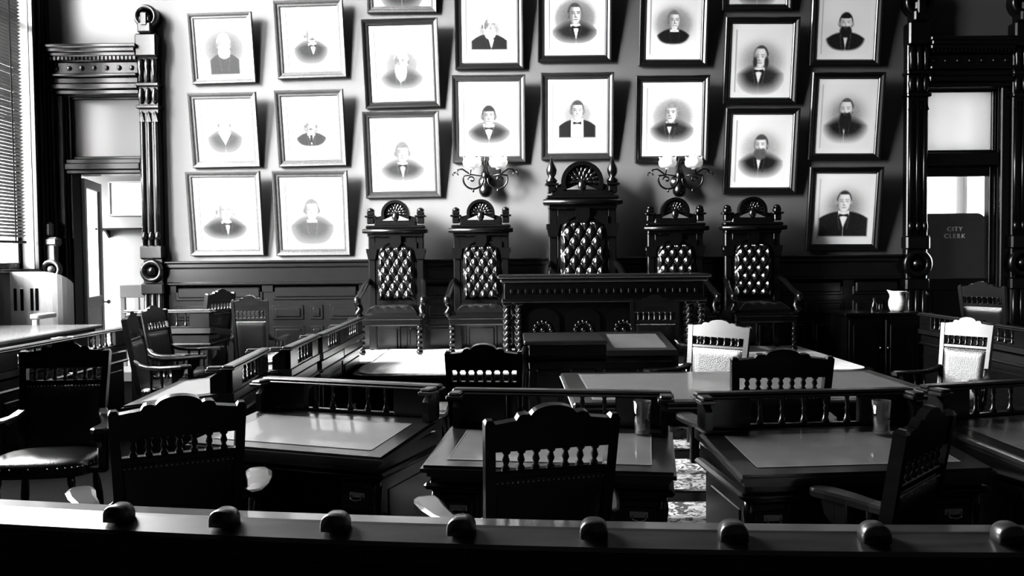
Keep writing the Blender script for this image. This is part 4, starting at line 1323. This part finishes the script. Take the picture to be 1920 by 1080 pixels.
def pb(u, w):
    q = w*(len(prof)-1); i0 = min(int(q), len(prof)-2); fr_ = q-i0
    r = prof[i0][0]*(1-fr_)+prof[i0+1][0]*fr_; z = prof[i0][1]*(1-fr_)+prof[i0+1][1]*fr_
    a = 2*PI*u; k = max(0, z-.17)/.075
    sp = k*.04*max(0, math.cos(a-PI))**6
    return ((r+sp)*math.cos(a), (r+sp)*math.sin(a), z+sp*.45)
mb(CHINA).grid(pb, 40, 44).build('body', o)
mb(CHINA).tube([(.075, 0, .215), (.1, 0, .235), (.125, 0, .225), (.135, 0, .18), (.125, 0, .13), (.098, 0, .085)], [.011, .012, .013, .013, .012, .01], 10).build('handle', o)
p = at_Y(1639, 580, SY+.15)
tag(mb(GLASS).lathe([(.0001, 0), (.03, 0), (.032, .01), (.032, .09), (.014, .12), (.012, .16), (.017, .165), (.0001, .168)], (p.x, SY+.15, zt+.001), (0, 0, 1), 18).build('glass_bottle'), 'small glass bottle left of the white pitcher', 'bottle')
p = at_Y(1648, 580, SY+.1)
tag(mb(GLASS).lathe([(.0001, 0), (.026, 0), (.03, .095), (.027, .095), (.024, .008), (.0001, .008)], (p.x, SY+.08, zt+.001), (0, 0, 1), 18).build('drinking_glass'), 'little drinking glass between the bottle and the white pitcher', 'glass')
# papers on the left desks
for (x, y, lab, n) in ((-2.02, 7.15, 'white papers lying on the second inner left desk', 3), (-2.0, 8.3, 'white papers lying on the third inner left desk', 3), (-2.0, 9.3, 'white papers on the farthest inner left desk near the throne chairs', 2), (-4.35, 7.5, 'loose white papers on the outer left desk behind the leather armchair', 3)):
    o = thing('paper_stack', lab, 'papers', (x, y, .795), 0, 'papers on the left desks')
    for k in range(n):
        M = Matrix.Rotation(R(-6), 4, 'Y') @ Matrix.Rotation(random.uniform(-.4, .4), 4, 'Z')
        mb(PAPER, Matrix.Translation((0, 0, .012+.008*k)) @ M).box(-.11, .11, -.15, .15, 0, .007).build('sheet', o)

# ------------------------------------------------------------ light
# hazy daylight: an overcast sky, brighter around the veiled sun
wd = bpy.data.worlds.new('world'); sc.world = wd; wd.use_nodes = True
nt = wd.node_tree; bg = nt.nodes['Background']
tc = nt.nodes.new('ShaderNodeTexCoord'); sp = nt.nodes.new('ShaderNodeSeparateXYZ')
def math_node(op, a=None, b=None):
    n = nt.nodes.new('ShaderNodeMath'); n.operation = op
    for i, v in enumerate((a, b)):
        if v is None: continue
        if isinstance(v, (int, float)): n.inputs[i].default_value = v
        else: nt.links.new(v, n.inputs[i])
    return n.outputs[0]
SUN = Vector((-.70, -.62, .36)).normalized(); GLOW = 1700; BASE = 122; WID = R(9)
vn = nt.nodes.new('ShaderNodeVectorMath'); vn.operation = 'NORMALIZE'; nt.links.new(tc.outputs['Generated'], vn.inputs[0])
dt = nt.nodes.new('ShaderNodeVectorMath'); dt.operation = 'DOT_PRODUCT'; nt.links.new(vn.outputs[0], dt.inputs[0]); dt.inputs[1].default_value = SUN
e = math_node('EXPONENT', math_node('MULTIPLY', math_node('SUBTRACT', dt.outputs['Value'], 1.0), 2/WID**2))
glow = math_node('MULTIPLY', e, GLOW)
nt.links.new(vn.outputs[0], sp.inputs[0])
up = nt.nodes.new('ShaderNodeMapRange'); up.inputs['From Min'].default_value = -.06; up.inputs['From Max'].default_value = .12
up.inputs['To Min'].default_value = .2; up.inputs['To Max'].default_value = 1
nt.links.new(sp.outputs['Z'], up.inputs['Value'])
tot = math_node('ADD', math_node('MULTIPLY', up.outputs[0], BASE), glow)
bg.inputs['Color'].default_value = (1, 1, 1, 1)
nt.links.new(tot, bg.inputs['Strength'])
vs = sc.view_settings
vs.view_transform = 'Standard'; vs.look = 'None'; vs.gamma = 1; vs.exposure = -.2; vs.use_curve_mapping = False
cy = sc.cycles
cy.max_bounces = 8; cy.diffuse_bounces = 4; cy.glossy_bounces = 4; cy.transparent_max_bounces = 12; cy.transmission_bounces = 6
cy.use_denoising = True; cy.sample_clamp_indirect = 12; cy.caustics_reflective = False; cy.caustics_refractive = False
